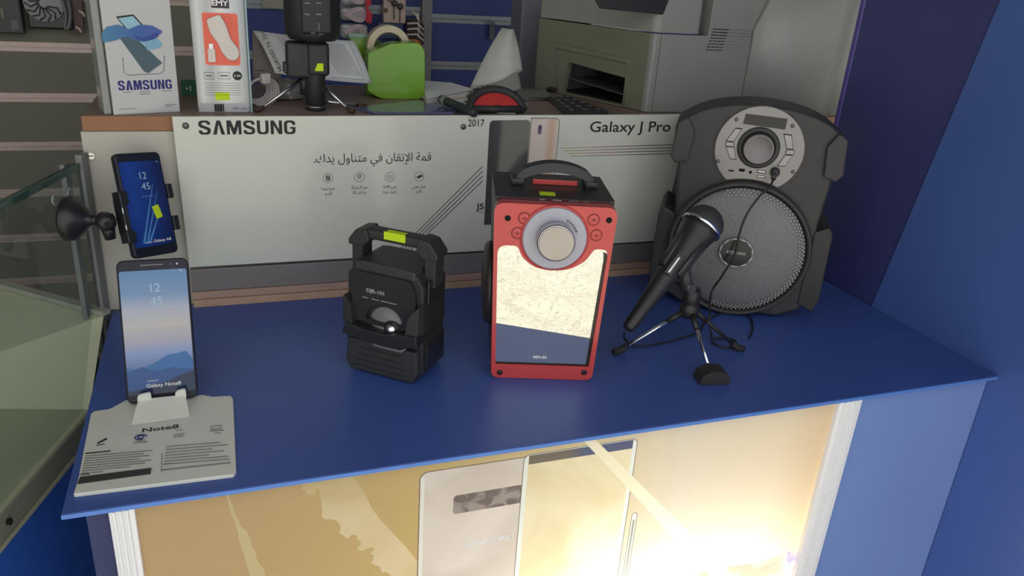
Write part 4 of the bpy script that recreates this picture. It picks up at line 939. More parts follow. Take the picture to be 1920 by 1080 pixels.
# ---- phone on the white stand
c = Vector((-.0785, .8057, .0062)); W1, L1 = .0701, .1523
sky = ramp_mat('screen_dusk', [(0, S(50, 60, 90)), (.15, S(70, 90, 140)), (.32, S(128, 150, 200)), (.42, S(172, 166, 184)), (.55, S(190, 184, 182)), (.68, S(170, 176, 194)), (.8, S(112, 144, 186)), (1, S(82, 128, 178))], 'Z', .010, L1-.010, .12, coat=.5)
nt8, scr = phone('display_phone', 'large phone showing mountains at dusk, propped on the white stand', basis(c, (1, -.004, 0), (.004, .34, .94)), W1, L1, .008, .007, sky, .0022, .0115, .009)
def hill(pts, m, y, base=.0095): return [( -W1/2+.0024+(W1-.0048)*u, v) for u, v in pts]
B = MB(); lo = .0095
B.flat([(-W1/2+.0024, lo)]+[(W1/2-.0024, lo)]+hill([(1, .042), (.9, .052), (.75, .050), (.62, .0495), (.5, .045), (.35, .040), (.2, .036), (0, .038)], None, 0), -.0005, mat('hill_blue', S(52, 110, 170), .15))
B.flat([(-W1/2+.0024, lo)]+[(W1/2-.0024, lo)]+hill([(1, .032), (.85, .033), (.7, .036), (.55, .034), (.4, .0335), (.22, .0385), (.1, .036), (0, .034)], None, 0), -.0008, mat('hill_deep', S(44, 84, 146), .15))
B.flat([(-W1/2+.0024, lo)]+[(W1/2-.0024, lo)]+hill([(1, .031), (.9, .028), (.8, .027), (.62, .022), (.4, .019), (.2, .015), (0, .0135)], None, 0), -.0011, mat('hill_night', S(36, 50, 84), .15))
B.build('printed_hills', scr)
LB = mat('screen_light', S(176, 200, 224), .3)
B = MB(); B.text('12', .001, L1-.0345, .0125, -.0004, LB); B.text('45', .001, L1-.0485, .0125, -.0004, LB); B.text('Galaxy Note8', .002, .0165, .0055, -.0016, INKW, width=.034, bold=.01); B.text('SAMSUNG', -.0085, .0225, .0024, -.0016, INKW, width=.0105)
B.text('*', W1/2-.008, L1-.0165, .006, -.0004, INKW); B.build('lettering', scr)
B = MB(); B.box((-.012, -.0005, L1-.0065), (.010, .0, L1-.0052), mat('earpiece', S(120, 110, 116), .2, metal=.5), .0003); B.flat(circ((.018, L1-.006), .0014, 14), 0, mat('lens_ring', S(60, 64, 74), .2)); B.flat(circ((.024, L1-.006), .0009, 12), 0, INKW); B.build('front_camera', nt8)
# ---- white stand
s4 = lambda x, y: onz(x, y, .004)
sp0 = onz(290, 840, 0)
st_ = thing('phone_stand', 'white plastic information stand under the dusk mountain phone', 'phone stand', sp0, world=True)
out = [s4(*q) for q in ((137, 926), (146, 898), (170, 775), (176, 770), (205, 766), (226, 755), (238, 748), (262, 756), (345, 748), (371, 741), (378, 739), (398, 743), (432, 741), (437, 746), (443, 882), (438, 889))]
zt_m = Matrix(((1, 0, 0, 0), (0, 0, 1, 0), (0, 1, 0, 0), (0, 0, 0, 1)))   # outline on the table top, thickness upwards
B = MB(); B.prism(rpoly([(p.x, p.y) for p in out], .002, 3), .0038, .0003, WHITEP, zt_m, bev=.001); B.build('plate', st_)
a = s4(246, 797); b_ = s4(356, 782); yb_ = .8005; 
B = MB(); zl = .004
fr_ = [Vector((a.x, a.y, zl)), Vector((b_.x, b_.y, zl)), Vector((b_.x-.004, yb_-.003, .016)), Vector((a.x+.006, yb_-.003, .016))]
bk4 = [Vector((a.x, yb_+.004, zl)), Vector((b_.x, yb_+.004, zl)), Vector((b_.x-.004, yb_+.003, .006)), Vector((a.x+.006, yb_+.003, .006))]
B.add(fr_+bk4, [[0, 1, 2, 3], [4, 7, 6, 5], [3, 2, 6, 7], [0, 3, 7, 4], [1, 5, 6, 2]], WHITEP)
for xa_, xb_ in ((a.x+.005, -.0885), (-.0655, b_.x-.003)):
    B.prism(rpoly([(xa_, .012), (xb_, .012), (xb_, .0235), (xa_, .0215)], [.001, .001, .003, .005]), yb_-.0045, yb_-.0015, WHITEP, bev=.0008)
B.build('phone_ledge', st_)
B = MB(); Mt = T(0, 0, .0042) @ rotm('X', -pi/2)       # lettering lies flat on the plate
def ft(t, px, py, size, width=None, m=INK, bold=0., rot=0.):
    p = s4(px, py); B.text(t, p.x, p.y, size, 0, m, Matrix(((1, 0, 0, 0), (0, 0, 1, 0), (0, -1, 0, .0043), (0, 0, 0, 1))), width=width, bold=bold, rot=rot)
ft('Note8', 301, 807, .0105, .034, bold=.012)
def fbar(p, q, r, m): 
    p = s4(*p)+Vector((0, 0, .0004)); q = s4(*q)+Vector((0, 0, .0004)); B.tube([p, q], r, m, 4)
fbar((183, 832), (200, 823), .0009, INK); fbar((180, 836), (196, 833), .0004, INK)
p = s4(264, 820); B.tube([p+Vector((.0055*cos(t), .0045*sin(t), .0004)) for t in [k*pi/8 for k in range(14)]], .0005, INKB, 5); B.tube([p+Vector((.003*cos(t), .0025*sin(t), .0004)) for t in [k*pi/8 for k in range(16)]], .0005, INKB, 5, closed=True)
p = s4(405, 802); B.tube([p+Vector((x, y, .0004)) for x, y in ((-.005, -.003), (.005, -.003), (.005, .003), (-.005, .003))], .0004, INKG, 4, closed=True)
for p, q in (((255, 828), (273, 826)), ((250, 831), (277, 829)), ((330, 808), (342, 806)), ((326, 816), (346, 814)), ((325, 820), (344, 818)), ((394, 809), (420, 807)), ((402, 813), (414, 812))): fbar(p, q, .0004, INKG)
fbar((160, 851), (207, 846), .0006, INK)
for k in range(8):
    y = 856+4.6*k; x0 = 160-1.1*k; L_ = (125, 110, 122, 105, 128, 118, 90, 40)[k]; fbar((x0, y), (x0+L_, y-11*L_/125), .0004, INKG)
for k in range(7):
    y = 838+5.5*k; L_ = (100, 116, 88, 110, 84, 120, 124)[k]; fbar((312-.8*k, y), (312-.8*k+L_, y-.08*L_), .0004, INKG)
fbar((303, 882), (432, 868), .0006, INKG); fbar((306, 871), (322, 869.5), .0005, mat('ink_red', S(150, 60, 60), .6)); fbar((149, 891), (168, 889), .0004, INK); fbar((304, 850), (302, 886), .00025, INKG)
q = [s4(x, y) for x, y in ((145, 908), (282, 889), (284, 878), (150, 895))]
B.prism([(v.x, v.y) for v in q], .0047, .0040, mat('label_black', S(64, 62, 62), .4), zt_m); B.build('lettering', st_)

# ---- phone in a suction holder on the glass
cA = Vector((-.0905, 1.019, .1617)); xA = Vector((.788, .606, -.107)); zA = Vector((-.105, .303, .947)); W2, L2 = .060, .1266
xA = (xA-zA*xA.dot(zA)/zA.length_squared).normalized(); zA.normalize()
M8 = basis(cA-zA*L2/2, xA, zA)
blue = ramp_mat('screen_blue', [(0, S(34, 60, 140)), (.35, S(36, 72, 160)), (.75, S(34, 60, 130)), (1, S(30, 44, 96))], 'X', -W2/2, W2/2, .15, coat=.5, wobble=.25)
a8, scr = phone('clamped_phone', 'phone with a blue screen gripped upright in the black suction holder', M8, W2, L2, .008, .006, blue, .003, .0105, .0125)
B = MB(); ST = mat('ray_blue', S(88, 150, 214), .2)
for (x0, z0), (x1, z1), w_ in (((.012, .088), (-.015, .017), .0016), ((.016, .078), (-.011, .016), .0014), ((.017, .058), (-.008, .016), .0018)):
    B.add([(x0, -.0006, z0), (x1+w_, -.0006, z1), (x1-w_, -.0006, z1), (x0-w_*.3, -.0006, z0), (x0-.0003, -.0001, z0-.001), (x1, -.0001, z1)], [[0, 1, 2, 3], [4, 5, 1, 0], [3, 2, 5, 4], [1, 5, 2]], ST)
B.build('printed_rays', scr)
B = MB(); B.text('12', .001, .0945, .0118, -.0005, LB); B.text('45', .002, .0815, .0118, -.0005, LB); B.text('Galaxy A8', .010, .0165, .0048, -.0005, INKW, width=.024, bold=.02); B.text('SAMSUNG', -.009, .0165, .0024, -.0005, INKW, width=.010); B.box((-.006, -.0005, .073), (.010, -.0001, .0733), LB); B.text('*', W2/2-.007, L2-.015, .005, -.0005, INKW); B.build('lettering', scr)
B = MB(); B.prism([(.0045, .060), (.013, .062), (.0165, .0465), (.008, .0445)], -.0012, -.0002, YELLOW); B.build('price_sticker', a8, 'yellow price sticker')
# holder
n_ = Vector((cos(g_a), -sin(g_a), 0)); r_ = ray(125, 410); P0 = Vector((-.163, 1.06, 0))
t = (P0-EYE).dot(n_)/r_.dot(n_); cup = EYE+r_*t + n_*.0006
hl = thing('suction_holder', 'black suction cup phone holder stuck to the glass pane of the showcase', 'phone holder', cup, world=True)
Mc = align(cup, cup+n_)
GB = mat('holder_black', S(40, 40, 42), .3, var=.02)
MB().lathe([(.0262, 0), (.0268, .003), (.0245, .010), (.018, .018), (.010, .024), (.0065, .028), (.0062, .031)], GB, Mc, 40).build('suction_cup', hl)
hold_c = M8 @ Vector((-W2/2-.004, .012, .046))
nk = cup+n_*.030
B = MB(); B.tube([nk-n_*.004, nk+n_*.006, hold_c+Vector((-.022, -.006, .004))], [.0062, .005, .0058], GB, 14, smooth_pts=5)
B.build('arm', hl)
B = MB(); kc = hold_c+Vector((-.013, -.006, .004)); B.lathe([(.004, -.012), (.0095, -.010), (.0115, 0), (.0095, .010), (.004, .012)], GB, T(kc) @ rotm('Z', .3) @ rotm('X', pi/2), 28)
B.tube([kc+Vector((.001, -.002, -.004)), kc+Vector((.003, -.003, -.021))], [.0085, .0062], GB, 16); B.tube([kc, kc+Vector((.010, .002, .002))], .007, GB, 12); B.build('knuckle', hl)
B = MB(M8); B.box((-W2/2-.0055, -.003, .022), (-W2/2-.0005, .013, .080), GB, .0015); B.box((-W2/2-.0055, .0085, .030), (W2/2+.0055, .0145, .074), GB, .002); B.build('back_plate', hl)
B = MB(M8)
for x0, x1, z0, z1 in ((-W2/2-.006, -W2/2+.0045, .066, .082), (-W2/2-.006, -W2/2+.005, .020, .034), (W2/2-.002, W2/2+.0055, .068, .086), (W2/2-.002, W2/2+.006, .028, .046)):
    B.box((x0, -.004, z0), (x1, -.0006, z1), GB, .0012, 3); 
    xx = -W2/2-.006 if x0 < 0 else W2/2+.0006; B.box((xx, -.003, z0), (xx+.0052, .012, z1), GB, .0012)
for z in (.036, .056): B.box((-W2/2-.0058, -.0034, z), (-W2/2-.0045, -.0028, z+.006), INKW)
B.build('clamp_fingers', hl)

# ---- small black loudspeaker
F = Frame(onz(647, 692, 0).xy, radians(-41))
sb = thing('small_loudspeaker', 'small angular black loudspeaker with a carrying handle', 'loudspeaker', (F.F.x, F.F.y, 0), M=T(F.F) @ rotm('Z', F.yaw) @ Matrix.Diagonal((1.05, 1.08, 1.0, 1)))
fw = .094; D = .066
SK = mat('speaker_black', S(46, 46, 47), .42, bump=.1, bscale=500); SK2 = mat('speaker_black_gloss', S(42, 42, 44), .28); SKT = mat('speaker_black_top', S(56, 56, 56), .5, bump=.15, bscale=700)
B = MB()
fo = [(.010, .001), (.084, .001), (.095, .014), (.094, .052), (.088, .058), (.094, .064), (.093, .122), (.084, .136), (.012, .136), (.001, .124), (-.001, .064), (.004, .058), (-.001, .052), (-.002, .014)]
B.prism(rpoly(fo, .002, 3), .008, D-.006, SK, bev=.003); B.prism(rpoly([(.012, .004), (.082, .004), (.088, .014), (.086, .120), (.080, .128), (.014, .128), (.006, .120), (.006, .014)], .002), D-.007, D+.004, SK); B.build('body', sb)
B = MB(); B.prism(rpoly([(.010, .128), (.084, .128), (.084, .140), (.060, .1415), (.020, .1415), (.010, .140)], .003), .006, D-.004, SKT, bev=.002, seg=3); B.build('top_cap', sb)
# upper fascia, sloping bars and guard of the front
B = MB(); B.prism(rpoly([(.008, .068), (.030, .068), (.030, .0665), (.072, .0665), (.072, .068), (.088, .068), (.086, .116), (.078, .130), (.016, .130), (.008, .118)], .002), .003, .010, SK2, bev=.0015, holes=[circ((.049, .072), .0235, 30, .95, .02, pi-.02)]); B.build('upper_fascia', sb)
B = MB(); B.lathe([(.025, 0), (.023, -.001), (.014, .004), (.008, .0055)], mat('cone_grey', S(122, 122, 124), .4), T(.049, .009, .070) @ rotm('X', pi/2), 36); cone = B.build('cone', sb)
B = MB(); B.lathe([(.0095, 0), (.0095, .002), (.0085, .003)], BLACKG, T(.058, .005, .067) @ rotm('X', pi/2), 28); B.lathe([(.0075, .002), (.0060, .0055), (.003, .0075), (.0005, .008)], CHROME, T(.058, .005, .0665) @ rotm('X', pi/2), 28); B.build('tweeter', sb)
B = MB(); B.prism(rpoly([(.000, .052), (.030, .047), (.060, .047), (.094, .054), (.093, .068), (.070, .066), (.058, .0625), (.030, .0625), (.004, .066)], .002), -.006, .009, SK2, bev=.002, seg=3)
B.prism(rpoly([(.076, .060), (.093, .066), (.094, .104), (.082, .090)], .003), -.003, .009, SKT, bev=.002); B.prism(rpoly([(.000, .066), (.012, .062), (.010, .086), (.001, .100)], .003), -.003, .009, SK, bev=.002); B.build('guard_bar', sb)
B = MB(); B.prism([(.034, .0485), (.040, .0425), (.074, .0425), (.080, .0485), (.078, .0495), (.072, .0455), (.042, .0455), (.037, .0500)], -.0035, .009, mat('lamp_grey', S(112, 112, 112), .3), bev=.0004); B.build('light_bar', sb)
B = MB(); B.prism(rpoly([(.006, .003), (.086, .003), (.092, .016), (.090, .044), (.004, .044), (.000, .016)], .003), .001, .010, mat('grille_black', S(52, 52, 53), .6, bump=.6, bscale=1400), bev=.002)
for k in range(4): B.prism([(.012+.003*k, .010+.008*k), (.080-.003*k, .010+.008*k), (.080-.003*k, .0108+.008*k), (.012+.003*k, .0108+.008*k)], .0003, .0012, SK); 
B.build('lower_grille', sb)
B = MB(); B.text('DJR-101', .038, .1065, .0062, .0028, mat('ink_silver', S(170, 170, 172), .4), width=.022, bold=.03)
for k, L_ in enumerate((.007, .009, .011, .008)): B.box((.022+.0115*k, .0024, .0985), (.022+.0115*k+L_, .0028, .0993), mat('ink_silver', S(170, 170, 172), .4))
B.build('lettering', sb)
B = MB(); hy = .034; HB = mat('handle_black', S(50, 50, 50), .5, bump=.2, bscale=700)
hx0_, hx1_ = .003, .0925
for x in (hx0_, hx1_): B.prism(rpoly([(x-.0065, .118), (x+.0065, .118), (x+.0065, .158), (x-.0065, .158)], .001), hy-.011, hy+.009, HB, bev=.002)
for x, s_ in ((hx0_, 1), (hx1_, -1)):
    q = [(x-s_*.0095, .152), (x-s_*.0095, .159), (x+s_*.000, .172), (x+s_*.013, .174), (x+s_*.016, .160), (x+s_*.008, .152)]
    B.prism(rpoly(q, .002), hy-.014, hy+.011, HB, bev=.002)
B.box((hx0_+.010, hy-.010, .1605), (hx1_-.010, hy+.008, .1735), HB, .004, 3); B.build('handle', sb)
B = MB(); B.prism([(.036, .165), (.062, .165), (.062, .1742), (.036, .1742)], hy-.0105, hy-.0098, YELLOW); B.box((.038, hy-.0102, .1735), (.060, hy-.002, .1741), YELLOW); B.build('price_sticker', sb, 'yellow price sticker')
B = MB(); B.prism([(.0, 0), (.006, 0), (.006, .07), (.0, .07)], D, D+.003, SK); 
for z in (.02, .10): B.box((.0935, .015, z), (.0965, D-.012, z+.028), SK2, .001)
B.build('side_ribs', sb)

# ---- red fronted loudspeaker
F = Frame((.2836, .7872), radians(-16.5))
rs = thing('red_loudspeaker', 'black box loudspeaker with a red front, big silver knob and mirrored panel', 'loudspeaker', (F.F.x, F.F.y, 0), F.yaw)
RT_ = mat('red_lacquer', S(206, 74, 72), .28, coat=.4, var=.02); RDK = mat('red_lacquer_dark', S(120, 40, 46), .3, coat=.3, var=.03)
VIN = mat('black_vinyl', S(50, 48, 48), .38, bump=.25, bscale=700); VSIDE = mat('black_vinyl_side', S(52, 46, 46), .4, bump=.2, bscale=700)
B = MB(); B.prism([(.003, .002), (.125, .002), (.1315, .222), (-.0045, .222)], .018, .128, VIN, bev=.001); B.build('cabinet', rs)
fo = rpoly([(.0025, .0), (.1255, .0), (.1335, .213), (.1335, .2195), (-.0065, .2195), (-.0065, .213)], [.010, .010, 0, .012, .012, 0], 8)
fo = rpoly([(.0025, .0005), (.1255, .0005), (.1330, .2195), (-.006, .2195)], [.009, .009, .013, .013], 8)
mir = rpoly([(.0068, .0185), (.1200, .0185), (.1270, .1700), (.1110, .1700), (.1020, .1550), (.0850, .1437), (.0640, .1415), (.0430, .1450), (.0290, .1565), (.0230, .1700), (.0005, .1700)], [.002, .002, .014, .004, .006, .010, .010, .010, .006, .004, .014], 6)
B = MB(); B.prism(fo, .0, .006, RT_, bev=.0016, seg=3, holes=[mir]); B.build('front_frame', rs)
B = MB(); B.prism(rpoly([(.0015, .001), (.1265, .001), (.1320, .2215), (-.005, .2215)], [.008, .008, .012, .012], 6), .0062, .0175, RDK, bev=.0006)
B.build('bezel', rs, 'dark red bezel')
MIRM = mat('mirror', S(236, 238, 236), .015, metal=1, var=0)
ms = .97
B = MB(); B.prism([(.064+(x-.064)*1.01, .095+(z-.095)*1.005) for x, z in mir], .0035, .0060, MIRM); mr_ = B.build('mirror_panel', rs)
B = MB(); B.text('MN-03', .0600, .0265, .0052, .0033, INKW, width=.016, bold=.03); B.build('lettering', mr_)
B = MB(); B.prism([(.1165, .0205), (.1205, .0205), (.1268, .156), (.1262, .164), (.1222, .166), (.1232, .156)], .0028, .0034, mat('bevel_dark_reflection', S(52, 46, 44), .1)); B.tube([(.0065, .0031, .021), (.0065, .0031, .0195), (.1195, .0031, .0195)], .0009, INK, 6); B.build('dark_trim', mr_)  # dark strip paints what the mirror's bevelled edge reflects
kc = (.0640, .1815)
B = MB(); B.lathe([(.0365, 0), (.0365, .004), (.0355, .005), (.0345, .005)], mat('dial_lilac', S(176, 176, 190), .3, metal=.2, var=.02), T(kc[0], .0005, kc[1]) @ rotm('X', pi/2), 56); B.lathe([(.0355, .0), (.0388, .0), (.0388, .0022), (.0355, .0022)], RT_, T(kc[0], .0003, kc[1]) @ rotm('X', pi/2), 56); B.build('dial_ring', rs)
B = MB(); B.lathe([(.0215, .004), (.0215, .019), (.0205, .0205), (.0195, .0206)], SILVER, T(kc[0], .0005, kc[1]) @ rotm('X', pi/2), 56)
KN = mat('brushed_aluminium', S(178, 172, 170), .34, metal=1, var=0)
nt = KN.node_tree; nt.nodes['Principled BSDF'].inputs['Anisotropic'].default_value = .8
tg = nt.nodes.new('ShaderNodeTangent'); tg.direction_type = 'RADIAL'; tg.axis = 'Y'; nt.links.new(tg.outputs[0], nt.nodes['Principled BSDF'].inputs['Tangent'])
B.build('knob_barrel', rs)
B = MB(); B.lathe([(.0198, .0), (.0198, .0008), (.0192, .0012)], KN, rotm('X', pi/2), 56); o = B.build('knob', rs); o.location = (kc[0], -.0200, kc[1])
B = MB()
for k in range(5): t = radians(60-9*k); B.box(Vector((kc[0]+.0255*cos(t)-.0010, -.0058, kc[1]+.0255*sin(t)-.0012)), Vector((kc[0]+.0255*cos(t)+.0010, -.0048, kc[1]+.0255*sin(t)+.0012)), INKG)
B.build('dial_marks', rs)
for (x, y) in ((983, 409), (1113, 412), (970, 437), (1118, 441)):
    u, z = F.uz(x, y); B = MB(); B.lathe([(.0062, .0), (.0062, .0008), (.0056, .0013), (.001, .0015)], RT_, T(u, .0002, z) @ rotm('X', pi/2), 28); B.ring((u, z), .0062, .0070, -.0001, mat('button_groove', S(112, 34, 36), .5), th=.0004, n=28)
    bt = B.build('button', rs); B = MB(); B.box((u-.0025, -.0018, z-.0005), (u+.0025, -.0012, z+.0005), mat('button_mark', S(140, 52, 52), .5)); B.box((u-.0005, -.0018, z-.002), (u+.0005, -.0012, z+.002), mat('button_mark', S(140, 52, 52), .5)); B.build('symbol', bt)
for (x, y), r in (((952, 409), .0034), ((1142, 413), .0034), ((937, 698), .0036), ((1095, 698), .0036)):
    u, z = F.uz(x, y); B = MB(); B.lathe([(r, 0), (r, .0006), (r*.5, .0008)], HOLE if z > .1 else mat('screw_dark', S(66, 46, 48), .35, metal=.4), T(u, 0, z) @ rotm('X', pi/2), 20); B.build('screw', rs)
# handle on top
B = MB(); zt_ = .2225
F2 = lambda u, v: Vector((u, .075+v, 0))
pts = [Vector((.022+.092*k/12, .080, zt_+.006+.0165*sin(pi*(k/12))**.6)) for k in range(13)]
for i in range(12):
    a_, b2 = pts[i], pts[i+1]
    for _ in (0,):
        vs = []
        for p in (a_, b2):
            for dy, dz in ((-.013, -.0055), (.013, -.0055), (.009, .005), (-.010, .005)): vs.append(p+Vector((0, dy, dz)))
        B.add(vs, [[0, 1, 5, 4], [1, 2, 6, 5], [2, 3, 7, 6], [3, 0, 4, 7]] + ([[0, 3, 2, 1]] if i == 0 else []) + ([[4, 5, 6, 7]] if i == 11 else []), BLACK)
for x in (.024, .112): B.box((x-.008, .066, zt_-.0005), (x+.008, .098, zt_+.008), BLACK, .003)
B.build('handle', rs)
B = MB(); B.box((.042, .0745, zt_), (.096, .0795, zt_+.006), RT_, .001); B.build('handle_inlay', rs, 'red inlay under the handle')
B = MB(); B.box((.047, .030, .2221), (.065, .043, .2226), YELLOW); B.build('price_sticker', rs, 'yellow price sticker')
B = MB(); 
for x, w2 in ((.045, .006), (.060, .010), (.078, .012), (.094, .008)): B.box((x, .0120, .2216), (x+w2, .0140, .2220), mat('print_cream', S(186, 170, 166), .5) if x < .07 else INKG)
B.build('port_marks', rs)
B = MB(); B.lathe([(.052, 0), (.052, .004), (.048, .0085), (.030, .011), (.001, .0115)], VSIDE, T(-.0005, .072, .095) @ rotm('Y', -pi/2-.03), 40)
for k in range(3): B.tube([(-.0085-.0012*k, .072+(.045-.012*k)*cos(t), .095+(.045-.012*k)*sin(t)) for t in [2*pi*j/36 for j in range(36)]], .0012, BLACK, 5, closed=True)
B.build('side_woofer', rs)

# ---- big black loudspeaker
F = Frame((.715, .885), radians(-34))
bs = thing('big_loudspeaker', 'big black loudspeaker with a round grey grille, leaning beside the right wall', 'loudspeaker', (F.F.x, F.F.y, 0), F.yaw)
U0 = -.0215
BK = mat('big_speaker_black', S(62, 61, 61), .5, bump=.2, bscale=600)
BK2 = mat('big_speaker_black_side', S(54, 53, 53), .5, bump=.2, bscale=600)
sym = lambda P: [(U0+x, z) for x, z in P]+[(U0-x, z) for x, z in P[::-1]]
arch = [(.112*cos(t), .262+.046*sin(t)) for t in [radians(a) for a in (12, 25, 38, 50, 60, 70, 80, 90)]]
outl = sym([(.070, .004), (.100, .020), (.106, .060), (.100, .150), (.106, .222), (.114, .226), (.116, .268)] + [(min(x, .105), z) for x, z in arch[1:]])
seen = []; 
for p in outl:
    if not seen or (Vector(p)-Vector(seen[-1])).length > 1e-4: seen.append(p)
B = MB(); B.prism(rpoly(seen, .003, 3), .004, .085, BK, bev=.006, seg=3)
B.prism(rpoly(sym([(.060, .012), (.078, .03), (.082, .20), (.078, .270), (.040, .290)]), .006), .083, .118, BK2, bev=.004); B.build('cabinet', bs)
for s_ in (1, -1):
    B = MB(); q = [(U0+s_*x, z) for x, z in ((.092, .221), (.109, .216), (.117, .226), (.113, .274), (.100, .282), (.088, .262))]
    B.prism(rpoly(q, .003), -.004, .088, BK, bev=.004); B.build('corner_guard', bs); B = MB()
    q = [(U0+s_*x, z) for x, z in ((.095, .030), (.118, .020), (.124, .040), (.122, .140), (.116, .150), (.097, .140))]
    B.prism(rpoly(q, .003), .002, .10, BK2, bev=.004); B.build('side_foot', bs)
B = MB(); B.lathe([(.100, -.004), (.1015, .010), (.0985, .018), (.0945, .015), (.093, .006), (.093, 0)], BK, T(U0-.002, .006, .1015) @ rotm('X', pi/2), 64); B.build('woofer_ring', bs)
GR = mat('grille_grey', S(136, 134, 133), .5, metal=.2, var=.03)
nt = GR.node_tree; vo = nt.nodes.new('ShaderNodeTexVoronoi'); vo.inputs['Scale'].default_value = 520; tc = nt.nodes.new('ShaderNodeTexCoord'); nt.links.new(tc.outputs['Object'], vo.inputs['Vector'])
bu = nt.nodes.new('ShaderNodeBump'); bu.invert = True; bu.inputs['Strength'].default_value = .9; bu.inputs['Distance'].default_value = .0008
nt.links.new(vo.outputs['Distance'], bu.inputs['Height']); nt.links.new(bu.outputs[0], nt.nodes['Principled BSDF'].inputs['Normal'])
B = MB(); R_ = .0935; B.lathe([(R_, .008), (R_*.97, .012), (R_*.88, .0165), (R_*.7, .0205), (R_*.5, .0235), (R_*.25, .0255), (.001, .026)], GR, T(U0-.002, .006, .1015) @ rotm('X', pi/2), 72); gr = B.build('grille', bs)
# fine rim weave of the grille: real little studs round the edge
B = MB()
for j, rr in enumerate((.0905, .0872, .0840)):
    for k in range(96):
        t = 2*pi*(k+.5*(j % 2))/96
        if -1.35 < t-3.3 < 1.1: continue
        hh = -.0055-(.0160*(1-((rr-.080)/.0135)*.55))
        p = Vector((U0-.002+rr*cos(t), hh+.0070, .1015+rr*sin(t))); B.box(p-Vector((.0011, .0006, .0011)), p+Vector((.0011, .0006, .0011)), mat('weave_light', S(166, 166, 166), .4))
B.build('rim_weave', gr)
B = MB(); bc = F.uz(1380, 473, -.021); zig = []
n = 11
for k in range(n): t = radians(90)-2*pi*k/n; zig.append((bc[0]+.0232*cos(t), bc[1]+.0215*sin(t)))
B.prism(zig, -.0235, -.0195, BLACKG)
for k in range(n): p, q = zig[k], zig[(k+1) % n]; B.tube([(p[0], -.0240, p[1]), (q[0], -.0240, q[1])], .0014, mat('badge_silver', S(196, 196, 196), .3, metal=.3), 8)
bd = B.build('badge', gr); B = MB(); B.text('KTS-1050', bc[0], bc[1]-.002, .0058, -.0236, mat('badge_text', S(190, 190, 190), .4), width=.026, bold=.02); B.build('lettering', bd)
# control disc, cut along its bottom by the woofer ring
DK = mat('disc_grey', S(150, 146, 146), .35, metal=.35, var=.03)
dc = (U0+.0015, .2475)
pts = [p for p in circ(dc, .0600, 64)]
low = []
for x, z in pts:
    d2 = hypot(x-(U0-.002), z-.1015)
    if d2 < .1035: k = .1035/d2; x, z = (U0-.002)+(x-(U0-.002))*k, .1015+(z-.1015)*k
    low.append((x, z))
B = MB(); B.prism(low, -.001, .0045, DK, bev=.0012); B.build('control_disc', bs)
uv = lambda x, y: F.uz(x, y, -.001)
B = MB(); a = [uv(*q) for q in ((1399, 213), (1477, 223), (1472, 243), (1393, 232))]; B.flat(a, -.001, mat('display_black', S(44, 44, 46), .2), th=.0008); B.build('display', bs)
kc = uv(1422, 277)
B = MB(); B.lathe([(.0285, 0), (.0285, .002), (.0265, .004), (.0215, .004), (.0215, .001)], BLACK, T(kc[0], -.001, kc[1]) @ rotm('X', pi/2), 48); B.lathe([(.0205, .001), (.0205, .012), (.0195, .0135), (.0180, .0125), (.001, .0120)], mat('knob_steel', S(128, 122, 124), .4, metal=.5), T(kc[0], -.001, kc[1]) @ rotm('X', pi/2), 48); B.build('volume_knob', bs)
BTN = mat('button_grey', S(170, 168, 168), .35, metal=.2)
for poly in (((1379, 241), (1391, 242), (1375, 265), (1362, 263)), ((1361, 266), (1375, 267), (1376, 275), (1361, 273)), ((1361, 275), (1376, 276), (1380, 298), (1369, 297)),
             ((1470, 252), (1484, 254), (1487, 279), (1475, 278)), ((1475, 281), (1489, 282), (1488, 290), (1473, 288)), ((1472, 291), (1486, 291), (1472, 311), (1458, 310))):
    P = [uv(*q) for q in poly]; cx = sum(p[0] for p in P)/4; cz = sum(p[1] for p in P)/4
    B = MB(); B.flat([(cx+(x-cx)*1.12, cz+(z-cz)*1.12) for x, z in P], -.001, HOLE, th=.0004); B.prism(P, -.0028, -.0014, BTN, bev=.0005); B.build('button', bs)
for q in ((1381, 224), (1486, 236), (1346, 302), (1487, 322)):
    c = uv(*q); B = MB(); B.lathe([(.0028, 0), (.0026, .001), (.0008, .0006)], mat('screw_steel', S(96, 92, 94), .3, metal=.5), T(c[0], -.001, c[1]) @ rotm('X', pi/2), 16); B.build('screw', bs)
B = MB()
for (x, y), w2, h2 in (((1371, 320), .005, .0010), ((1391, 319), .006, .0020), ((1428, 322), .010, .0018), ((1427, 331), .010, .0014)):
    c = uv(x, y); B.box((c[0]-w2/2-.001, -.0016, c[1]-h2), (c[0]+w2/2+.001, -.0008, c[1]+h2), HOLE); 
    if w2 > .008: B.box((c[0]-w2/2, -.0019, c[1]-h2*.3), (c[0]+w2/2, -.0015, c[1]+h2*.6), SILVER)
c = uv(1407, 323); B.lathe([(.0022, 0), (.0022, .0006)], HOLE, T(c[0], -.001, c[1]) @ rotm('X', pi/2), 16); B.build('sockets', bs)

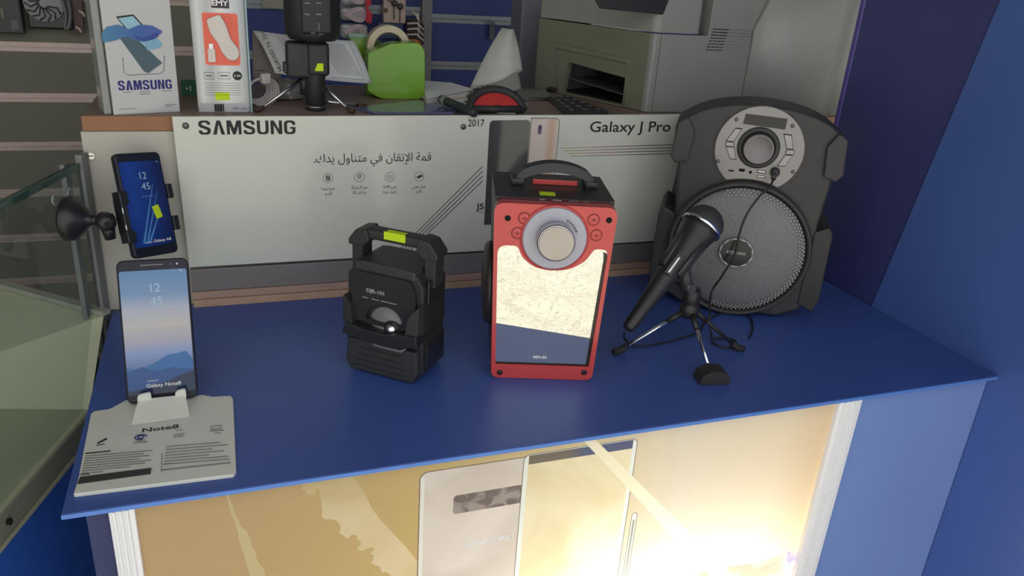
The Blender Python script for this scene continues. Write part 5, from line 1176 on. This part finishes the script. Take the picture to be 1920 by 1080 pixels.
# ---- stage microphone clipped on its tripod
tail = ony(1176, 618, .775); head = ony(1322, 416, .815)
ax = (head-tail).normalized(); LM = (head-tail).length
mc = thing('stage_microphone', 'black corded stage microphone with a silver collar leaning in its clip', 'microphone', tail, world=True)
Mm = align(tail, head); MK = mat('mic_black', S(42, 41, 42), .4, var=.02)
hr = .0262
zb = LM-.008
MB().lathe([(.0055, 0), (.0080, .004), (.0095, .03), (.0150, zb*.62), (.0175, zb*.78), (.0235, zb-.008), (.0255, zb-.003)], MK, Mm, 40).build('body', mc)
MB().lathe([(.0262, zb-.003), (.0275, zb-.002), (.0275, zb+.0015), (.0262, zb+.0025)], CHROME, Mm, 48).build('silver_collar', mc)
MB().lathe([(.0262, zb+.002)]+[(hr*cos(t)*1.0, zb+.003+hr*.98*sin(t)) for t in [radians(a) for a in (8, 20, 35, 50, 65, 78, 88)]], mat('mic_mesh', S(56, 56, 56), .55, bump=1, bscale=1500), Mm, 48).build('grille_head', mc)
B = MB(); sw = Mm @ Vector((0, 0, zb*.60)); vd = (EYE-sw); vd = (vd-ax*vd.dot(ax)).normalized(); cr_ = ax.cross(vd)
Ms = basis(sw+vd*.0140, cr_, ax)
B.M = None
B.box((-.006, -.002, -.016), (.006, .002, .016), BLACKG, .0018, 3, M=Ms); B.box((-.0015, -.0030, -.013), (.0015, -.001, .011), SILVER, .0006, M=Ms); B.build('switch', mc)
# tripod
hubp = ony(1292, 585, .805)
tp = thing('microphone_tripod', 'low tripod with silver legs and black rubber feet carrying the stage microphone', 'tripod', (hubp.x, hubp.y, 0), world=True)
B = MB(); B.lathe([(.0105, -.006), (.0125, 0), (.0125, .010), (.0105, .012), (.0115, .014), (.0115, .030), (.009, .034)], MK, T(hubp), 32); B.build('hub', tp)
clip = ony(1288, 535, .803); cm = tail+ax*(zb*.66)
B = MB(); B.tube([hubp+Vector((0, 0, .028)), clip, cm+Vector((.012, .006, 0))], [.008, .0085, .008], BLACK, 14); 
B.lathe([(.0060, -.013), (.0060, .013)], mat('clip_bolt', S(92, 92, 94), .3, metal=.6), T(clip) @ rotm('X', pi/2), 24); B.build('clip_neck', tp)
B = MB(); Mc2 = Mm @ T(0, 0, zb*.56)
n = 20; vs = []; fs = []
for zz in (0, .050):
    for rr in (.0148+.0030*(zz > 0), .0178+.0030*(zz > 0)):
        for k in range(n+1): t = 2*pi*k/n*.80; vs.append((rr*cos(t), rr*sin(t), zz))
m_ = n+1
for k in range(n):
    fs += [[k, k+1, m_+k+1, m_+k], [2*m_+k, 3*m_+k, 3*m_+k+1, 2*m_+k+1], [k, 2*m_+k, 2*m_+k+1, k+1], [m_+k, m_+k+1, 3*m_+k+1, 3*m_+k]]
fs += [[0, m_, 3*m_, 2*m_], [n, 2*m_+n, 3*m_+n, m_+n]]
dirv = (Mc2.inverted().to_3x3() @ vd); an = atan2(dirv.y, dirv.x)
B.add(vs, fs, BLACK, Mc2 @ rotm('Z', an+radians(36)), smooth=True); B.build('clip_ring', tp)
for (px, py), rr in (((1163, 657), 0), ((1335, 706), 1), ((1382, 652), 2)):
    q = onz(px, py, .006); s0 = hubp+Vector((0, 0, .001)); s0 += Vector((q.x-s0.x, q.y-s0.y, 0)).normalized()*.009
    B = MB(); B.cyl(s0, q, .0028, MK if rr == 2 else CHROME, .0024, 14); B.cyl(s0, s0+(q-s0)*.25, .0042, MK, .0038, 14); lg = B.build('leg', tp)
    dh = Vector((q.x-s0.x, q.y-s0.y, 0)).normalized()
    B = MB()
    if rr == 1:
        B.prism(rpoly([(-.020, 0), (.018, 0), (.021, .006), (.014, .016), (-.004, .0185), (-.017, .012)], .003), -.012, .012, RUBBER, T(q.x, q.y, .0003) @ rotm('Z', radians(-12)), bev=.004)
    else: B.tube([q-(q-s0).normalized()*.010, q, q+dh*.010+Vector((0, 0, -.0015))], [.0042, .0048, .004], RUBBER, 12)
    B.build('rubber_foot', lg)
# cords
cord = mat('cord_black', S(40, 40, 42), .5)
jk = F.at(1453, 326, -.012); jw = Vector((F.F.x, F.F.y, 0))+F.d*jk.x+F.n*jk.y+Vector((0, 0, jk.z))
def onf(x, y, off): p = F.at(x, y, off); return Vector((F.F.x, F.F.y, 0))+F.d*p.x+F.n*p.y+Vector((0, 0, p.z))
cd = mc
g3 = lambda x, y, h=.0026: onz(x, y, h)
B = MB()
B.tube([onf(1452, 332, -.014), onf(1443, 350, -.026), onf(1425, 367, -.034), onf(1400, 402, -.046), onf(1386, 440, -.052), onf(1376, 480, -.052), onf(1352, 520, -.050), onf(1334, 548, -.045), g3(1330, 590, .03), g3(1333, 622, .008), g3(1340, 645), g3(1368, 652), g3(1380, 644), g3(1372, 636), g3(1340, 634)], .0016, cord, 8, smooth_pts=6)
B.tube([tail+ax*.002, tail-ax*.006, g3(1172, 636, .006), g3(1190, 648), g3(1225, 646), g3(1270, 636), g3(1310, 622), g3(1322, 604), g3(1350, 588), g3(1385, 583), g3(1407, 596), g3(1411, 618), g3(1404, 634)], .0014, cord, 8, smooth_pts=6)
B.build('cord', cd)
B = MB(); B.lathe([(.0065, 0), (.0068, .004), (.0055, .010), (.0035, .012)], BLACK, T(onf(1453, 322, -.0012)) @ rotm('Z', F.yaw) @ rotm('X', pi/2), 20); B.tube([onf(1453, 324, -.010), onf(1450, 336, -.016)], .0035, BLACK, 10); B.build('plug', cd)
